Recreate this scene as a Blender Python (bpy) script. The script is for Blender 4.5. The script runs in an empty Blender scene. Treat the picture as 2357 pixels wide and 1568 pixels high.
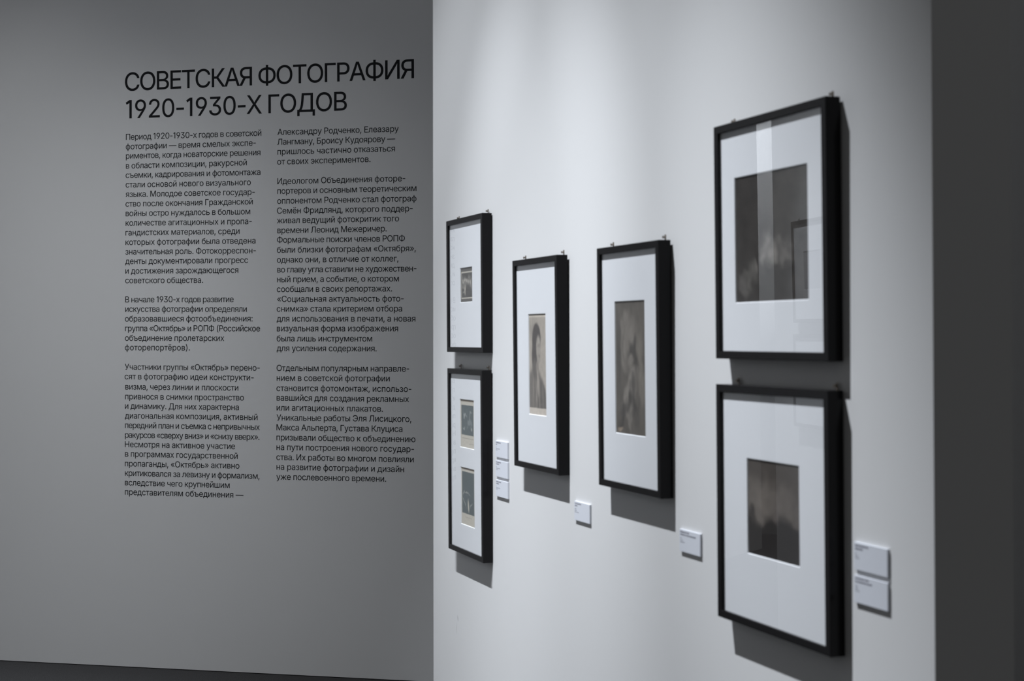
import bpy, bmesh, math, random
from mathutils import Vector, Matrix
from mathutils.geometry import delaunay_2d_cdt

# ------------------------------------------------------------------ camera, world, lights, exposure
SC = bpy.context.scene
COL = SC.collection
TH = 0.367557                       # the hung wall recedes this far left of the view axis
WALL_D = 1.661374                   # camera's distance from the hung wall
EYE = 1.65416
ROT_W = TH - math.pi / 2            # local x runs right along the hung wall, local -y comes out of it
PHI = 0.207694                      # the text wall's turn
ROT_T = -PHI
T0 = Vector((-1.9432, 7.1502, 0))    # foot of the text's left margin on the text wall


def on_wall(x, out, z):
    """hung wall: x along it (rightwards), out = distance in front of it, z = height"""
    n = Vector((-math.cos(TH), -math.sin(TH), 0))
    r = Vector((math.sin(TH), -math.cos(TH), 0))
    p = -n * WALL_D + r * x + n * out
    p.z = z
    return p


def on_text(x, out, z):
    r = Vector((math.cos(PHI), -math.sin(PHI), 0))
    n = Vector((-math.sin(PHI), -math.cos(PHI), 0))
    p = T0 + r * x + n * out
    p.z = z
    return p


cam_data = bpy.data.cameras.new('camera')
cam = bpy.data.objects.new('camera', cam_data)
COL.objects.link(cam)
cam.location = (0, 0, EYE)
cam.rotation_euler = (math.pi / 2 + 0.0140, 0.0018, 0)
cam_data.sensor_width = 36
cam_data.lens = 50
cam_data.shift_y = -0.02254            # the photograph is cropped a little more at its top
cam_data.clip_start = 0.05
cam_data.dof.use_dof = True
cam_data.dof.focus_distance = 7.10
cam_data.dof.aperture_fstop = 4.7
SC.camera = cam

SC.view_settings.view_transform = 'Standard'
SC.view_settings.look = 'None'
SC.view_settings.gamma = 1
SC.view_settings.use_curve_mapping = False
SC.view_settings.exposure = 0.0

world = bpy.data.worlds.new('gallery_ambient')
SC.world = world
world.use_nodes = True
bg = world.node_tree.nodes['Background']
bg.inputs[0].default_value = (0.98, 0.99, 1.0, 1)
bg.inputs[1].default_value = 0.086


def spot(name, loc, aim, power, cone, blend, radius, color):
    d = bpy.data.lights.new(name, 'SPOT')
    d.energy = power
    d.spot_size = math.radians(cone)
    d.spot_blend = blend
    d.shadow_soft_size = radius
    d.color = color
    o = bpy.data.objects.new(name, d)
    COL.objects.link(o)
    o.location = loc
    o.rotation_euler = (Vector(aim) - Vector(loc)).to_track_quat('-Z', 'Y').to_euler()
    return o


COOL = (0.895, 0.94, 1.0)
LAMP_Z = 5.90
LAMP_OUT = 2.0
# five track spots high in front of the hung wall, each with its own beam: (along, aim along, aim height, half beam, power)
for lx, ax, az, half, pw in ((-4.15, -4.9647, 1.622, 13.33, 665), (-3.60, -4.2304, 1.4252, 12.3, 960),
                             (-3.85, -3.051, -0.5787, 18.09, 1560), (-3.00, -5.2292, -0.5139, 10.78, 563),
                             (-3.80, -2.50, 1.40, 9.3, 560)):
    spot('track_spot', on_wall(lx, LAMP_OUT, LAMP_Z), on_wall(ax, 0, az), pw, half * 2, 1.0, 0.02, COOL)
# three spots on the text wall, the last one beyond the left edge of the picture
spot('track_spot', on_text(-0.5, 3.0, LAMP_Z), on_text(-0.9544, 0, -0.3454), 330, 54.2, 1.0, 0.03, (0.965, 0.985, 1.0))
spot('track_spot', on_text(0.6, 3.0, LAMP_Z), on_text(0.6384, 0, -0.6), 192, 50.6, 1.0, 0.03, (0.965, 0.985, 1.0))
spot('track_spot', on_text(-3.2, 2.4, LAMP_Z), on_text(-3.3, 0, -0.3), 650, 28, 1.0, 0.03, (0.965, 0.985, 1.0))

FAR_P = (-6.2703, 8.3736, 0)
FAR_N = (0.7915, -0.6111, 0)
FAR_FX = -0.0627

# ------------------------------------------------------------------ materials
def new_mat(name):
    m = bpy.data.materials.new(name)
    m.use_nodes = True
    nt = m.node_tree
    return m, nt, nt.nodes['Principled BSDF']


def plain(name, color, rough=0.5, metal=0.0, spec=0.5):
    m, nt, b = new_mat(name)
    b.inputs['Base Color'].default_value = (*color, 1)
    b.inputs['Roughness'].default_value = rough
    b.inputs['Metallic'].default_value = metal
    b.inputs['Specular IOR Level'].default_value = spec
    return m


def bumped(m, scale, strength, dist=0.001, detail=4.0):
    nt = m.node_tree
    b = nt.nodes['Principled BSDF']
    tc = nt.nodes.new('ShaderNodeTexCoord')
    nz = nt.nodes.new('ShaderNodeTexNoise')
    nz.inputs['Scale'].default_value = scale
    nz.inputs['Detail'].default_value = detail
    bp = nt.nodes.new('ShaderNodeBump')
    bp.inputs['Strength'].default_value = strength
    bp.inputs['Distance'].default_value = dist
    nt.links.new(tc.outputs['Object'], nz.inputs['Vector'])
    nt.links.new(nz.outputs['Fac'], bp.inputs['Height'])
    nt.links.new(bp.outputs['Normal'], b.inputs['Normal'])
    return nz


M = {}
M['wall'] = plain('white_wall_paint', (0.66, 0.66, 0.66), 0.85, spec=0.15)
bumped(M['wall'], 260, 0.12, 0.0006)
M['text_wall'] = plain('grey_white_wall_paint', (0.64, 0.643, 0.65), 0.85, spec=0.15)
bumped(M['text_wall'], 260, 0.12, 0.0006)
M['vinyl'] = plain('black_vinyl_lettering', (0.006, 0.0065, 0.0085), 0.5, spec=0.15)
M['black'] = plain('black_frame_lacquer', (0.011, 0.0105, 0.011), 0.22, spec=0.1)
M['mat'] = plain('white_mat_board', (0.77, 0.785, 0.81), 0.9, spec=0.1)
bumped(M['mat'], 500, 0.08, 0.0003)
M['back'] = plain('brown_backing_board', (0.16, 0.13, 0.10), 0.9, spec=0.1)
M['steel'] = plain('dull_hanger_metal', (0.20, 0.17, 0.14), 0.35, metal=0.85)
M['card'] = plain('white_caption_board', (0.63, 0.65, 0.70), 0.85, spec=0.1)
M['ink'] = plain('grey_caption_print', (0.23, 0.23, 0.27), 0.8, spec=0.1)
M['ink_pale'] = plain('pale_caption_print', (0.36, 0.37, 0.41), 0.8, spec=0.1)


def scuffs(m, marks):
    """faint grey rub marks in the paint: (x, z, half width, half height, slant), object coordinates"""
    nt = m.node_tree
    N, Lk = nt.nodes, nt.links
    b = N['Principled BSDF']
    tc = N.new('ShaderNodeTexCoord')
    col = None
    for x, z, rx, rz, ang in marks:
        sb = N.new('ShaderNodeVectorMath'); sb.operation = 'SUBTRACT'
        sb.inputs[1].default_value = (x, 0, z)
        Lk.new(tc.outputs['Object'], sb.inputs[0])
        ro = N.new('ShaderNodeVectorRotate'); ro.rotation_type = 'Y_AXIS'
        ro.inputs['Angle'].default_value = ang
        Lk.new(sb.outputs[0], ro.inputs['Vector'])
        dv = N.new('ShaderNodeVectorMath'); dv.operation = 'MULTIPLY'
        dv.inputs[1].default_value = (1 / rx, 0, 1 / rz)
        Lk.new(ro.outputs[0], dv.inputs[0])
        ln = N.new('ShaderNodeVectorMath'); ln.operation = 'LENGTH'
        Lk.new(dv.outputs[0], ln.inputs[0])
        mr = N.new('ShaderNodeMapRange')
        mr.inputs['From Min'].default_value = 1.2
        mr.inputs['From Max'].default_value = 0.3
        Lk.new(ln.outputs['Value'], mr.inputs['Value'])
        mx = N.new('ShaderNodeMix'); mx.data_type = 'RGBA'
        mx.inputs[6].default_value = b.inputs['Base Color'].default_value
        mx.inputs[7].default_value = (0.40, 0.40, 0.41, 1)
        Lk.new(mr.outputs['Result'], mx.inputs[0])
        if col is not None:
            Lk.new(col, mx.inputs[6])
        col = mx.outputs[2]
    Lk.new(col, b.inputs['Base Color'])


M['hung_wall'] = plain('white_wall_paint_with_rub_marks', (0.66, 0.66, 0.66), 0.85, spec=0.15)
bumped(M['hung_wall'], 260, 0.12, 0.0006)
scuffs(M['hung_wall'], ((-4.862, 0.643, 0.0045, 0.012, 0.2), (-4.877, 0.602, 0.002, 0.024, -0.15)))

# carpet floor
m, nt, b = new_mat('dark_grey_carpet')
b.inputs['Roughness'].default_value = 0.95
b.inputs['Specular IOR Level'].default_value = 0.05
tc = nt.nodes.new('ShaderNodeTexCoord')
nz = nt.nodes.new('ShaderNodeTexNoise')
nz.inputs['Scale'].default_value = 420
nz.inputs['Detail'].default_value = 5
cr = nt.nodes.new('ShaderNodeValToRGB')
cr.color_ramp.elements[0].position = 0.33
cr.color_ramp.elements[0].color = (0.025, 0.025, 0.026, 1)
cr.color_ramp.elements[1].position = 0.68
cr.color_ramp.elements[1].color = (0.085, 0.085, 0.088, 1)
bp = nt.nodes.new('ShaderNodeBump')
bp.inputs['Strength'].default_value = 0.6
bp.inputs['Distance'].default_value = 0.004
nt.links.new(tc.outputs['Object'], nz.inputs['Vector'])
nt.links.new(nz.outputs['Fac'], cr.inputs['Fac'])
nt.links.new(cr.outputs['Color'], b.inputs['Base Color'])
nt.links.new(nz.outputs['Fac'], bp.inputs['Height'])
nt.links.new(bp.outputs['Normal'], b.inputs['Normal'])
M['carpet'] = m

# picture glass: clear pane that mirrors more at a slant
m = bpy.data.materials.new('picture_glass')
m.use_nodes = True
nt = m.node_tree
nt.nodes.clear()
out = nt.nodes.new('ShaderNodeOutputMaterial')
mix = nt.nodes.new('ShaderNodeMixShader')
tr = nt.nodes.new('ShaderNodeBsdfTransparent')
tr.inputs[0].default_value = (1.0, 1.0, 1.0, 1)
gl = nt.nodes.new('ShaderNodeBsdfGlossy')
gl.inputs['Roughness'].default_value = 0.0
gl.inputs[0].default_value = (1, 1, 1, 1)
geo = nt.nodes.new('ShaderNodeNewGeometry')    # the inner side carries an anti-glare coat and mirrors nothing
fr = nt.nodes.new('ShaderNodeFresnel')
fr.inputs['IOR'].default_value = 1.5
inv = nt.nodes.new('ShaderNodeMath')
inv.operation = 'SUBTRACT'
inv.inputs[0].default_value = 1.0
mul = nt.nodes.new('ShaderNodeMath')
mul.operation = 'MULTIPLY'
nt.links.new(geo.outputs['Backfacing'], inv.inputs[1])
nt.links.new(fr.outputs['Fac'], mul.inputs[0])
nt.links.new(inv.outputs[0], mul.inputs[1])
nt.links.new(mul.outputs[0], mix.inputs['Fac'])
nt.links.new(tr.outputs[0], mix.inputs[1])
nt.links.new(gl.outputs[0], mix.inputs[2])
nt.links.new(mix.outputs[0], out.inputs['Surface'])
M['glass'] = m


def lin(v):
    v /= 255.0
    return v / 12.92 if v <= 0.04045 else ((v + 0.055) / 1.055) ** 2.4


def rgb(r, g, b_, k=1.0):
    return (lin(r) * k, lin(g) * k, lin(b_) * k, 1)


def print_mat(name, base, layers, grain=0.25, grain_scale=9.0):
    """a photographic print: soft oval tones and straight-edged bands laid over a base tone (UV 0..1)"""
    m, nt, b = new_mat(name)
    b.inputs['Roughness'].default_value = 0.7
    b.inputs['Specular IOR Level'].default_value = 0.2
    N, Lk = nt.nodes, nt.links
    uv = N.new('ShaderNodeUVMap')
    warp = N.new('ShaderNodeTexNoise')
    warp.inputs['Scale'].default_value = 5.0
    warp.inputs['Detail'].default_value = 3.0
    Lk.new(uv.outputs[0], warp.inputs['Vector'])
    ws = N.new('ShaderNodeVectorMath'); ws.operation = 'SUBTRACT'
    ws.inputs[1].default_value = (0.5, 0.5, 0.5)
    Lk.new(warp.outputs['Color'], ws.inputs[0])
    cur = N.new('ShaderNodeRGB')
    cur.outputs[0].default_value = base
    col = cur.outputs[0]
    for ly in layers:
        kind = ly[0]
        if kind == 'oval':
            _, cx, cy, rx, ry, ang, soft, wob, c = ly
            wm = N.new('ShaderNodeVectorMath'); wm.operation = 'SCALE'
            wm.inputs['Scale'].default_value = wob
            Lk.new(ws.outputs[0], wm.inputs[0])
            ad = N.new('ShaderNodeVectorMath'); ad.operation = 'ADD'
            Lk.new(uv.outputs[0], ad.inputs[0]); Lk.new(wm.outputs[0], ad.inputs[1])
            sb = N.new('ShaderNodeVectorMath'); sb.operation = 'SUBTRACT'
            sb.inputs[1].default_value = (cx, cy, 0)
            Lk.new(ad.outputs[0], sb.inputs[0])
            ro = N.new('ShaderNodeVectorRotate'); ro.rotation_type = 'Z_AXIS'
            ro.inputs['Angle'].default_value = -ang
            Lk.new(sb.outputs[0], ro.inputs['Vector'])
            dv = N.new('ShaderNodeVectorMath'); dv.operation = 'MULTIPLY'
            dv.inputs[1].default_value = (1 / rx, 1 / ry, 0)
            Lk.new(ro.outputs[0], dv.inputs[0])
            ln = N.new('ShaderNodeVectorMath'); ln.operation = 'LENGTH'
            Lk.new(dv.outputs[0], ln.inputs[0])
            mr = N.new('ShaderNodeMapRange'); mr.interpolation_type = 'SMOOTHSTEP'
            mr.inputs['From Min'].default_value = 1 + soft
            mr.inputs['From Max'].default_value = 1 - soft
            Lk.new(ln.outputs['Value'], mr.inputs['Value'])
            fac = mr.outputs['Result']
        else:                                   # 'rect' x0 x1 y0 y1 soft wob colour
            _, x0, x1, y0, y1, soft, wob, c = ly
            wm = N.new('ShaderNodeVectorMath'); wm.operation = 'SCALE'
            wm.inputs['Scale'].default_value = wob
            Lk.new(ws.outputs[0], wm.inputs[0])
            ad = N.new('ShaderNodeVectorMath'); ad.operation = 'ADD'
            Lk.new(uv.outputs[0], ad.inputs[0]); Lk.new(wm.outputs[0], ad.inputs[1])
            sp = N.new('ShaderNodeSeparateXYZ')
            Lk.new(ad.outputs[0], sp.inputs[0])
            fac = None
            for sock, lo, sgn in ((0, x0, 1), (0, x1, -1), (1, y0, 1), (1, y1, -1)):
                mr = N.new('ShaderNodeMapRange')
                mr.inputs['From Min'].default_value = lo - sgn * soft
                mr.inputs['From Max'].default_value = lo + sgn * soft
                Lk.new(sp.outputs[sock], mr.inputs['Value'])
                if fac is None:
                    fac = mr.outputs['Result']
                else:
                    mu = N.new('ShaderNodeMath'); mu.operation = 'MULTIPLY'
                    Lk.new(fac, mu.inputs[0]); Lk.new(mr.outputs['Result'], mu.inputs[1])
                    fac = mu.outputs[0]
        mx = N.new('ShaderNodeMix'); mx.data_type = 'RGBA'
        mx.inputs['B'].default_value = c
        # colour sockets of the mix node: index 6 = A, 7 = B, output 2
        mx.inputs[7].default_value = c
        Lk.new(fac, mx.inputs[0])
        Lk.new(col, mx.inputs[6])
        col = mx.outputs[2]
    gr = N.new('ShaderNodeTexNoise')
    gr.inputs['Scale'].default_value = grain_scale
    gr.inputs['Detail'].default_value = 8
    gr.inputs['Roughness'].default_value = 0.65
    Lk.new(uv.outputs[0], gr.inputs['Vector'])
    gm = N.new('ShaderNodeMapRange')
    gm.inputs['To Min'].default_value = 1 - grain * 1.6
    gm.inputs['To Max'].default_value = 1 + grain * 1.6
    Lk.new(gr.outputs['Fac'], gm.inputs['Value'])
    sc = N.new('ShaderNodeVectorMath'); sc.operation = 'SCALE'
    Lk.new(col, sc.inputs[0]); Lk.new(gm.outputs['Result'], sc.inputs['Scale'])
    Lk.new(sc.outputs[0], b.inputs['Base Color'])
    return m


# ------------------------------------------------------------------ mesh helpers
def obj(name, bm, mat, parent=None, smooth=False):
    me = bpy.data.meshes.new(name)
    bmesh.ops.recalc_face_normals(bm, faces=bm.faces[:])
    bm.to_mesh(me)
    bm.free()
    me.materials.append(mat)
    if smooth:
        for p in me.polygons:
            p.use_smooth = True
    o = bpy.data.objects.new(name, me)
    COL.objects.link(o)
    if parent:
        o.parent = parent
    return o


def box(bm, x0, x1, y0, y1, z0, z1, bevel=0.0):
    r = bmesh.ops.create_cube(bm, size=1)
    vs = r['verts']
    for v in vs:
        v.co = Vector(((x0 + x1) / 2 + v.co.x * (x1 - x0), (y0 + y1) / 2 + v.co.y * (y1 - y0),
                       (z0 + z1) / 2 + v.co.z * (z1 - z0)))
    if bevel:
        es = list({e for v in vs for e in v.link_edges})
        bmesh.ops.bevel(bm, geom=es, offset=bevel, segments=2, affect='EDGES', profile=0.6)
    return vs


def cyl(bm, p, axis, r, length, seg=16):
    """cylinder from p along axis"""
    a = Vector(axis).normalized()
    mt = Matrix.Translation(Vector(p) + a * length / 2) @ a.to_track_quat('Z', 'Y').to_matrix().to_4x4()
    bmesh.ops.create_cone(bm, cap_ends=True, segments=seg, radius1=r, radius2=r, depth=length, matrix=mt)


def ring(bm, x0, x1, z0, z1, profile):
    """sweep a closed profile [(inset, y)] around a rectangle with mitred corners"""
    loops = []
    for cxn, czn, sx, sz in ((x0, z0, 1, 1), (x1, z0, -1, 1), (x1, z1, -1, -1), (x0, z1, 1, -1)):
        loops.append([bm.verts.new((cxn + sx * d, y, czn + sz * d)) for d, y in profile])
    n = len(profile)
    for i in range(4):
        a, c = loops[i], loops[(i + 1) % 4]
        for j in range(n):
            k = (j + 1) % n
            bm.faces.new((a[j], c[j], c[k], a[k]))


def thing(name, label, cat, loc, rot, group=None):
    o = bpy.data.objects.new(name, None)
    o.empty_display_size = 0.05
    COL.objects.link(o)
    o.location = loc
    o.rotation_euler = rot
    o['label'] = label
    o['category'] = cat
    if group:
        o['group'] = group
    return o


def structure(name, bm, mat, loc=(0, 0, 0), rz=0.0):
    o = obj(name, bm, mat)
    o.location = loc
    o.rotation_euler = (0, 0, rz)
    o['kind'] = 'structure'
    return o


# ------------------------------------------------------------------ the room
FLOOR = 0.0045
bm = bmesh.new()
box(bm, -12, 8, -3, 14, -0.05, FLOOR)
structure('floor', bm, M['carpet'])

# wall with the text; it stops 4 mm above the carpet
bm = bmesh.new()
box(bm, -3.73, 8.5, 0, 0.20, FLOOR + 0.004, 4.6)
structure('wall_back', bm, M['text_wall'], T0, ROT_T)
bm = bmesh.new()
box(bm, -3.72, 8.49, 0.012, 0.19, FLOOR, FLOOR + 0.004)
structure('shadow_gap_back', bm, M['black'], T0, ROT_T)  # no skirting: added black strip that paints the shade of the gap

# freestanding wall with the pictures
bm = bmesh.new()
box(bm, -5.1486, -2.1608, 0, 0.18, FLOOR, 4.2, 0.0015)
structure('wall_right', bm, M['hung_wall'], on_wall(0, 0, 0), ROT_W)

# wall across the room, seen only as a reflection in the picture glass
O_N = Vector((0.8693, 0.4943, 0))
O_R = Vector((-0.4943, 0.8693, 0))
O_P = Vector((-3.1314, 5.7337, 0))
ROT_O = math.atan2(O_R.y, O_R.x)
bm = bmesh.new()
box(bm, -2.9, 0.327, 0, 0.18, FLOOR, 3.4)
structure('wall_left', bm, M['wall'], O_P, ROT_O)
# and a farther wall showing through the gap beside it
F_P = Vector(FAR_P)
F_N = Vector(FAR_N)
F_R = Vector((-F_N.y, F_N.x, 0))
ROT_F = math.atan2(F_R.y, F_R.x)
bm = bmesh.new()
box(bm, -1.3, 1.3, 0, 0.18, FLOOR, 4.2)
structure('wall_far', bm, M['wall'], F_P, ROT_F)


def on_opposite(x, out, z):
    p = O_P + O_R * x + O_N * out
    p.z = z
    return p


def on_far(x, out, z):
    p = F_P + F_R * x + F_N * out
    p.z = z
    return p


spot('track_spot', on_opposite(-0.9, 1.6, LAMP_Z), on_opposite(-0.9, 0, 0.9), 1100, 54, 1.0, 0.03, COOL)
spot('track_spot', on_opposite(-0.5, 1.7, LAMP_Z), on_opposite(-0.25, 0, 1.75), 1300, 12, 1.0, 0.03, COOL)
spot('track_spot', on_far(0.0, 1.4, LAMP_Z), on_far(0.0, 0, 3.31), 2600, 22.6, 0.35, 0.03, COOL)

# ------------------------------------------------------------------ framed pictures
DEPTH = 0.0347
BAR = 0.0180
GLASS = 0.0058          # pane's recess behind the frame's front
MATR = 0.0080           # mat's recess
MATT = 0.0024           # mat thickness, cut with a bevelled window
PRINTS = {}


def picture_frame(label, place, x, z, lean, w, h, rz, windows, hooks, group):
    """x, z: bottom left corner on its wall; windows: [(x0, x1, z0, z1, print material)]"""
    t = thing('picture_frame', label, 'framed picture', place(x + w / 2, 0.0008, z), (lean, 0, rz), group)
    ox = -w / 2
    c = 0.0009
    bm = bmesh.new()
    F = -DEPTH
    ring(bm, -w / 2, w / 2, 0, h, [(0, 0), (0, F + c), (c, F), (BAR - c, F), (BAR, F + c),
                                   (BAR, F + GLASS), (BAR - 0.006, F + GLASS), (BAR - 0.006, 0)])
    obj('moulding', bm, M['black'], t)
    i = BAR - 0.0058
    bm = bmesh.new()
    box(bm, -w / 2 + i, w / 2 - i, F + GLASS + 0.0001, F + GLASS + 0.0020, i, h - i)
    obj('glass', bm, M['glass'], t)
    # mat board with bevelled windows
    bm = bmesh.new()
    y0, y1 = F + MATR, F + MATR + MATT
    X0, X1, Z0, Z1 = -w / 2 + i, w / 2 - i, i, h - i
    bv = 0.0016
    if len(windows) == 1:
        bands = [(Z0, Z1, windows[0])]
    else:
        zs = sorted(windows, key=lambda q: q[2])
        mid = (zs[0][3] + zs[1][2]) / 2
        bands = [(Z0, mid, zs[0]), (mid, Z1, zs[1])]
    for za, zb, wd in bands:
        wx0, wx1, wz0, wz1 = ox + wd[0], ox + wd[1], wd[2], wd[3]
        o4 = [bm.verts.new((a, y0, b_)) for a, b_ in ((X0, za), (X1, za), (X1, zb), (X0, zb))]
        i4 = [bm.verts.new((a, y0, b_)) for a, b_ in ((wx0, wz0), (wx1, wz0), (wx1, wz1), (wx0, wz1))]
        d4 = [bm.verts.new((a, y1, b_)) for a, b_ in
              ((wx0 + bv, wz0 + bv), (wx1 - bv, wz0 + bv), (wx1 - bv, wz1 - bv), (wx0 + bv, wz1 - bv))]
        e4 = [bm.verts.new((a, y1, b_)) for a, b_ in ((X0, za), (X1, za), (X1, zb), (X0, zb))]
        for k in range(4):
            l = (k + 1) % 4
            bm.faces.new((o4[k], o4[l], i4[l], i4[k]))
            bm.faces.new((i4[k], i4[l], d4[l], d4[k]))
            bm.faces.new((d4[k], d4[l], e4[l], e4[k]))
            bm.faces.new((e4[k], e4[l], o4[l], o4[k]))
    obj('mat_board', bm, M['mat'], t)
    for wd in windows:
        px0, px1, pz0, pz1 = ox + wd[0] + bv * 0.4, ox + wd[1] - bv * 0.4, wd[2] + bv * 0.4, wd[3] - bv * 0.4
        bm = bmesh.new()
        uvl = bm.loops.layers.uv.new('UVMap')
        box(bm, px0, px1, y1 + 0.0001, y1 + 0.0006, pz0, pz1)
        for f in bm.faces:
            for lp in f.loops:
                lp[uvl].uv = ((lp.vert.co.x - px0) / (px1 - px0), (lp.vert.co.z - pz0) / (pz1 - pz0))
        obj('photographic_print', bm, wd[4], t)
    bm = bmesh.new()
    box(bm, -w / 2 + i, w / 2 - i, y1 + 0.0007, -0.004, i, h - i)
    obj('backing_board', bm, M['back'], t)
    for hx in hooks:
        bm = bmesh.new()
        px = ox + hx
        # strap rising behind the frame's top edge, rounded at its upper end
        box(bm, px - 0.0032, px + 0.0032, -0.0026, -0.0006, h - 0.030, h + 0.0125, 0.0004)
        cyl(bm, (px, -0.0006, h + 0.0125), (0, -1, 0), 0.0032, 0.0020, 14)
        hg = obj('hanger', bm, M['steel'], t)
        bm = bmesh.new()
        zc = h + 0.0088
        cyl(bm, (px, -0.0026, zc), (0, -1, 0), 0.0017, 0.0055, 12)
        cyl(bm, (px, -0.0072, zc), (0, -1, 0), 0.0034, 0.0018, 16)
        cyl(bm, (px, -0.0026, zc), (0, -1, 0), 0.0030, 0.0008, 16)
        obj('screw', bm, M['steel'], hg)
    return t


K = 0.77 / 0.58
# small group photograph with a pale keyline
P_GROUP = print_mat('print_group_photograph', rgb(84, 82, 79, K), [
    ('rect', 0.05, 0.985, 0.10, 0.885, 0.006, 0, rgb(170, 166, 156, K)),
    ('rect', 0.085, 0.95, 0.135, 0.845, 0.006, 0, rgb(74, 73, 71, K)),
    ('oval', 0.30, 0.62, 0.30, 0.10, 0.0, 0.9, 0.5, rgb(112, 110, 105, K)),
    ('oval', 0.66, 0.58, 0.30, 0.12, 0.0, 0.9, 0.5, rgb(118, 115, 110, K)),
    ('oval', 0.20, 0.61, 0.05, 0.045, 0.0, 0.6, 0.15, rgb(165, 161, 153, K)),
    ('oval', 0.36, 0.64, 0.045, 0.04, 0.0, 0.6, 0.15, rgb(160, 156, 148, K)),
    ('oval', 0.50, 0.62, 0.05, 0.05, 0.0, 0.6, 0.15, rgb(168, 163, 155, K)),
    ('oval', 0.64, 0.60, 0.05, 0.045, 0.0, 0.6, 0.15, rgb(150, 147, 140, K)),
    ('oval', 0.80, 0.57, 0.06, 0.05, 0.0, 0.6, 0.15, rgb(150, 147, 140, K)),
    ('oval', 0.36, 0.36, 0.05, 0.13, 0.0, 0.6, 0.2, rgb(165, 160, 150, K)),
    ('oval', 0.20, 0.44, 0.05, 0.05, 0.0, 0.7, 0.2, rgb(130, 127, 121, K)),
    ('oval', 0.22, 0.28, 0.07, 0.03, 0.0, 0.7, 0.2, rgb(120, 118, 112, K)),
], 0.3, 14)
CREAM = rgb(176, 171, 160, K)
SLATE = rgb(84, 92, 93, K)
P_CREAM_A = print_mat('print_machine_study', CREAM, [
    ('rect', 0.03, 0.97, 0.955, 1.0, 0.006, 0, rgb(120, 110, 98, K)),
    ('rect', 0.07, 0.93, 0.265, 0.885, 0.008, 0.01, SLATE),
    ('oval', 0.62, 0.50, 0.16, 0.10, 0.5, 0.35, 0.5, rgb(112, 118, 118, K)),
    ('oval', 0.30, 0.70, 0.10, 0.03, -0.4, 0.5, 0.4, rgb(140, 144, 142, K)),
    ('oval', 0.70, 0.66, 0.10, 0.025, 0.8, 0.5, 0.4, rgb(128, 132, 130, K)),
    ('oval', 0.25, 0.42, 0.08, 0.03, 0.3, 0.5, 0.4, rgb(134, 138, 136, K)),
    ('oval', 0.80, 0.42, 0.05, 0.05, 0.0, 0.5, 0.4, rgb(146, 148, 144, K)),
    ('rect', 0.10, 0.92, 0.190, 0.202, 0.004, 0.012, rgb(140, 134, 124, K)),
    ('rect', 0.62, 0.96, 0.085, 0.098, 0.006, 0.02, rgb(150, 145, 134, K)),
], 0.14, 22)
P_CREAM_B = print_mat('print_diagonal_composition', CREAM, [
    ('rect', 0.03, 0.97, 0.965, 1.0, 0.005, 0, rgb(124, 112, 100, K)),
    ('rect', 0.06, 0.94, 0.200, 0.930, 0.006, 0.01, rgb(80, 88, 89, K)),
    ('oval', 0.52, 0.34, 0.035, 0.115, 0.22, 0.4, 0.05, rgb(172, 168, 156, K)),
    ('oval', 0.24, 0.40, 0.16, 0.014, -0.5, 0.6, 0.2, rgb(150, 150, 145, K)),
    ('oval', 0.45, 0.56, 0.20, 0.010, -0.2, 0.6, 0.2, rgb(140, 141, 137, K)),
    ('oval', 0.18, 0.58, 0.07, 0.016, 0.6, 0.6, 0.2, rgb(150, 150, 145, K)),
    ('oval', 0.72, 0.36, 0.10, 0.010, 0.5, 0.6, 0.2, rgb(140, 141, 137, K)),
    ('rect', 0.30, 0.75, 0.135, 0.144, 0.004, 0.012, rgb(150, 144, 133, K)),
], 0.12, 22)
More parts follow.
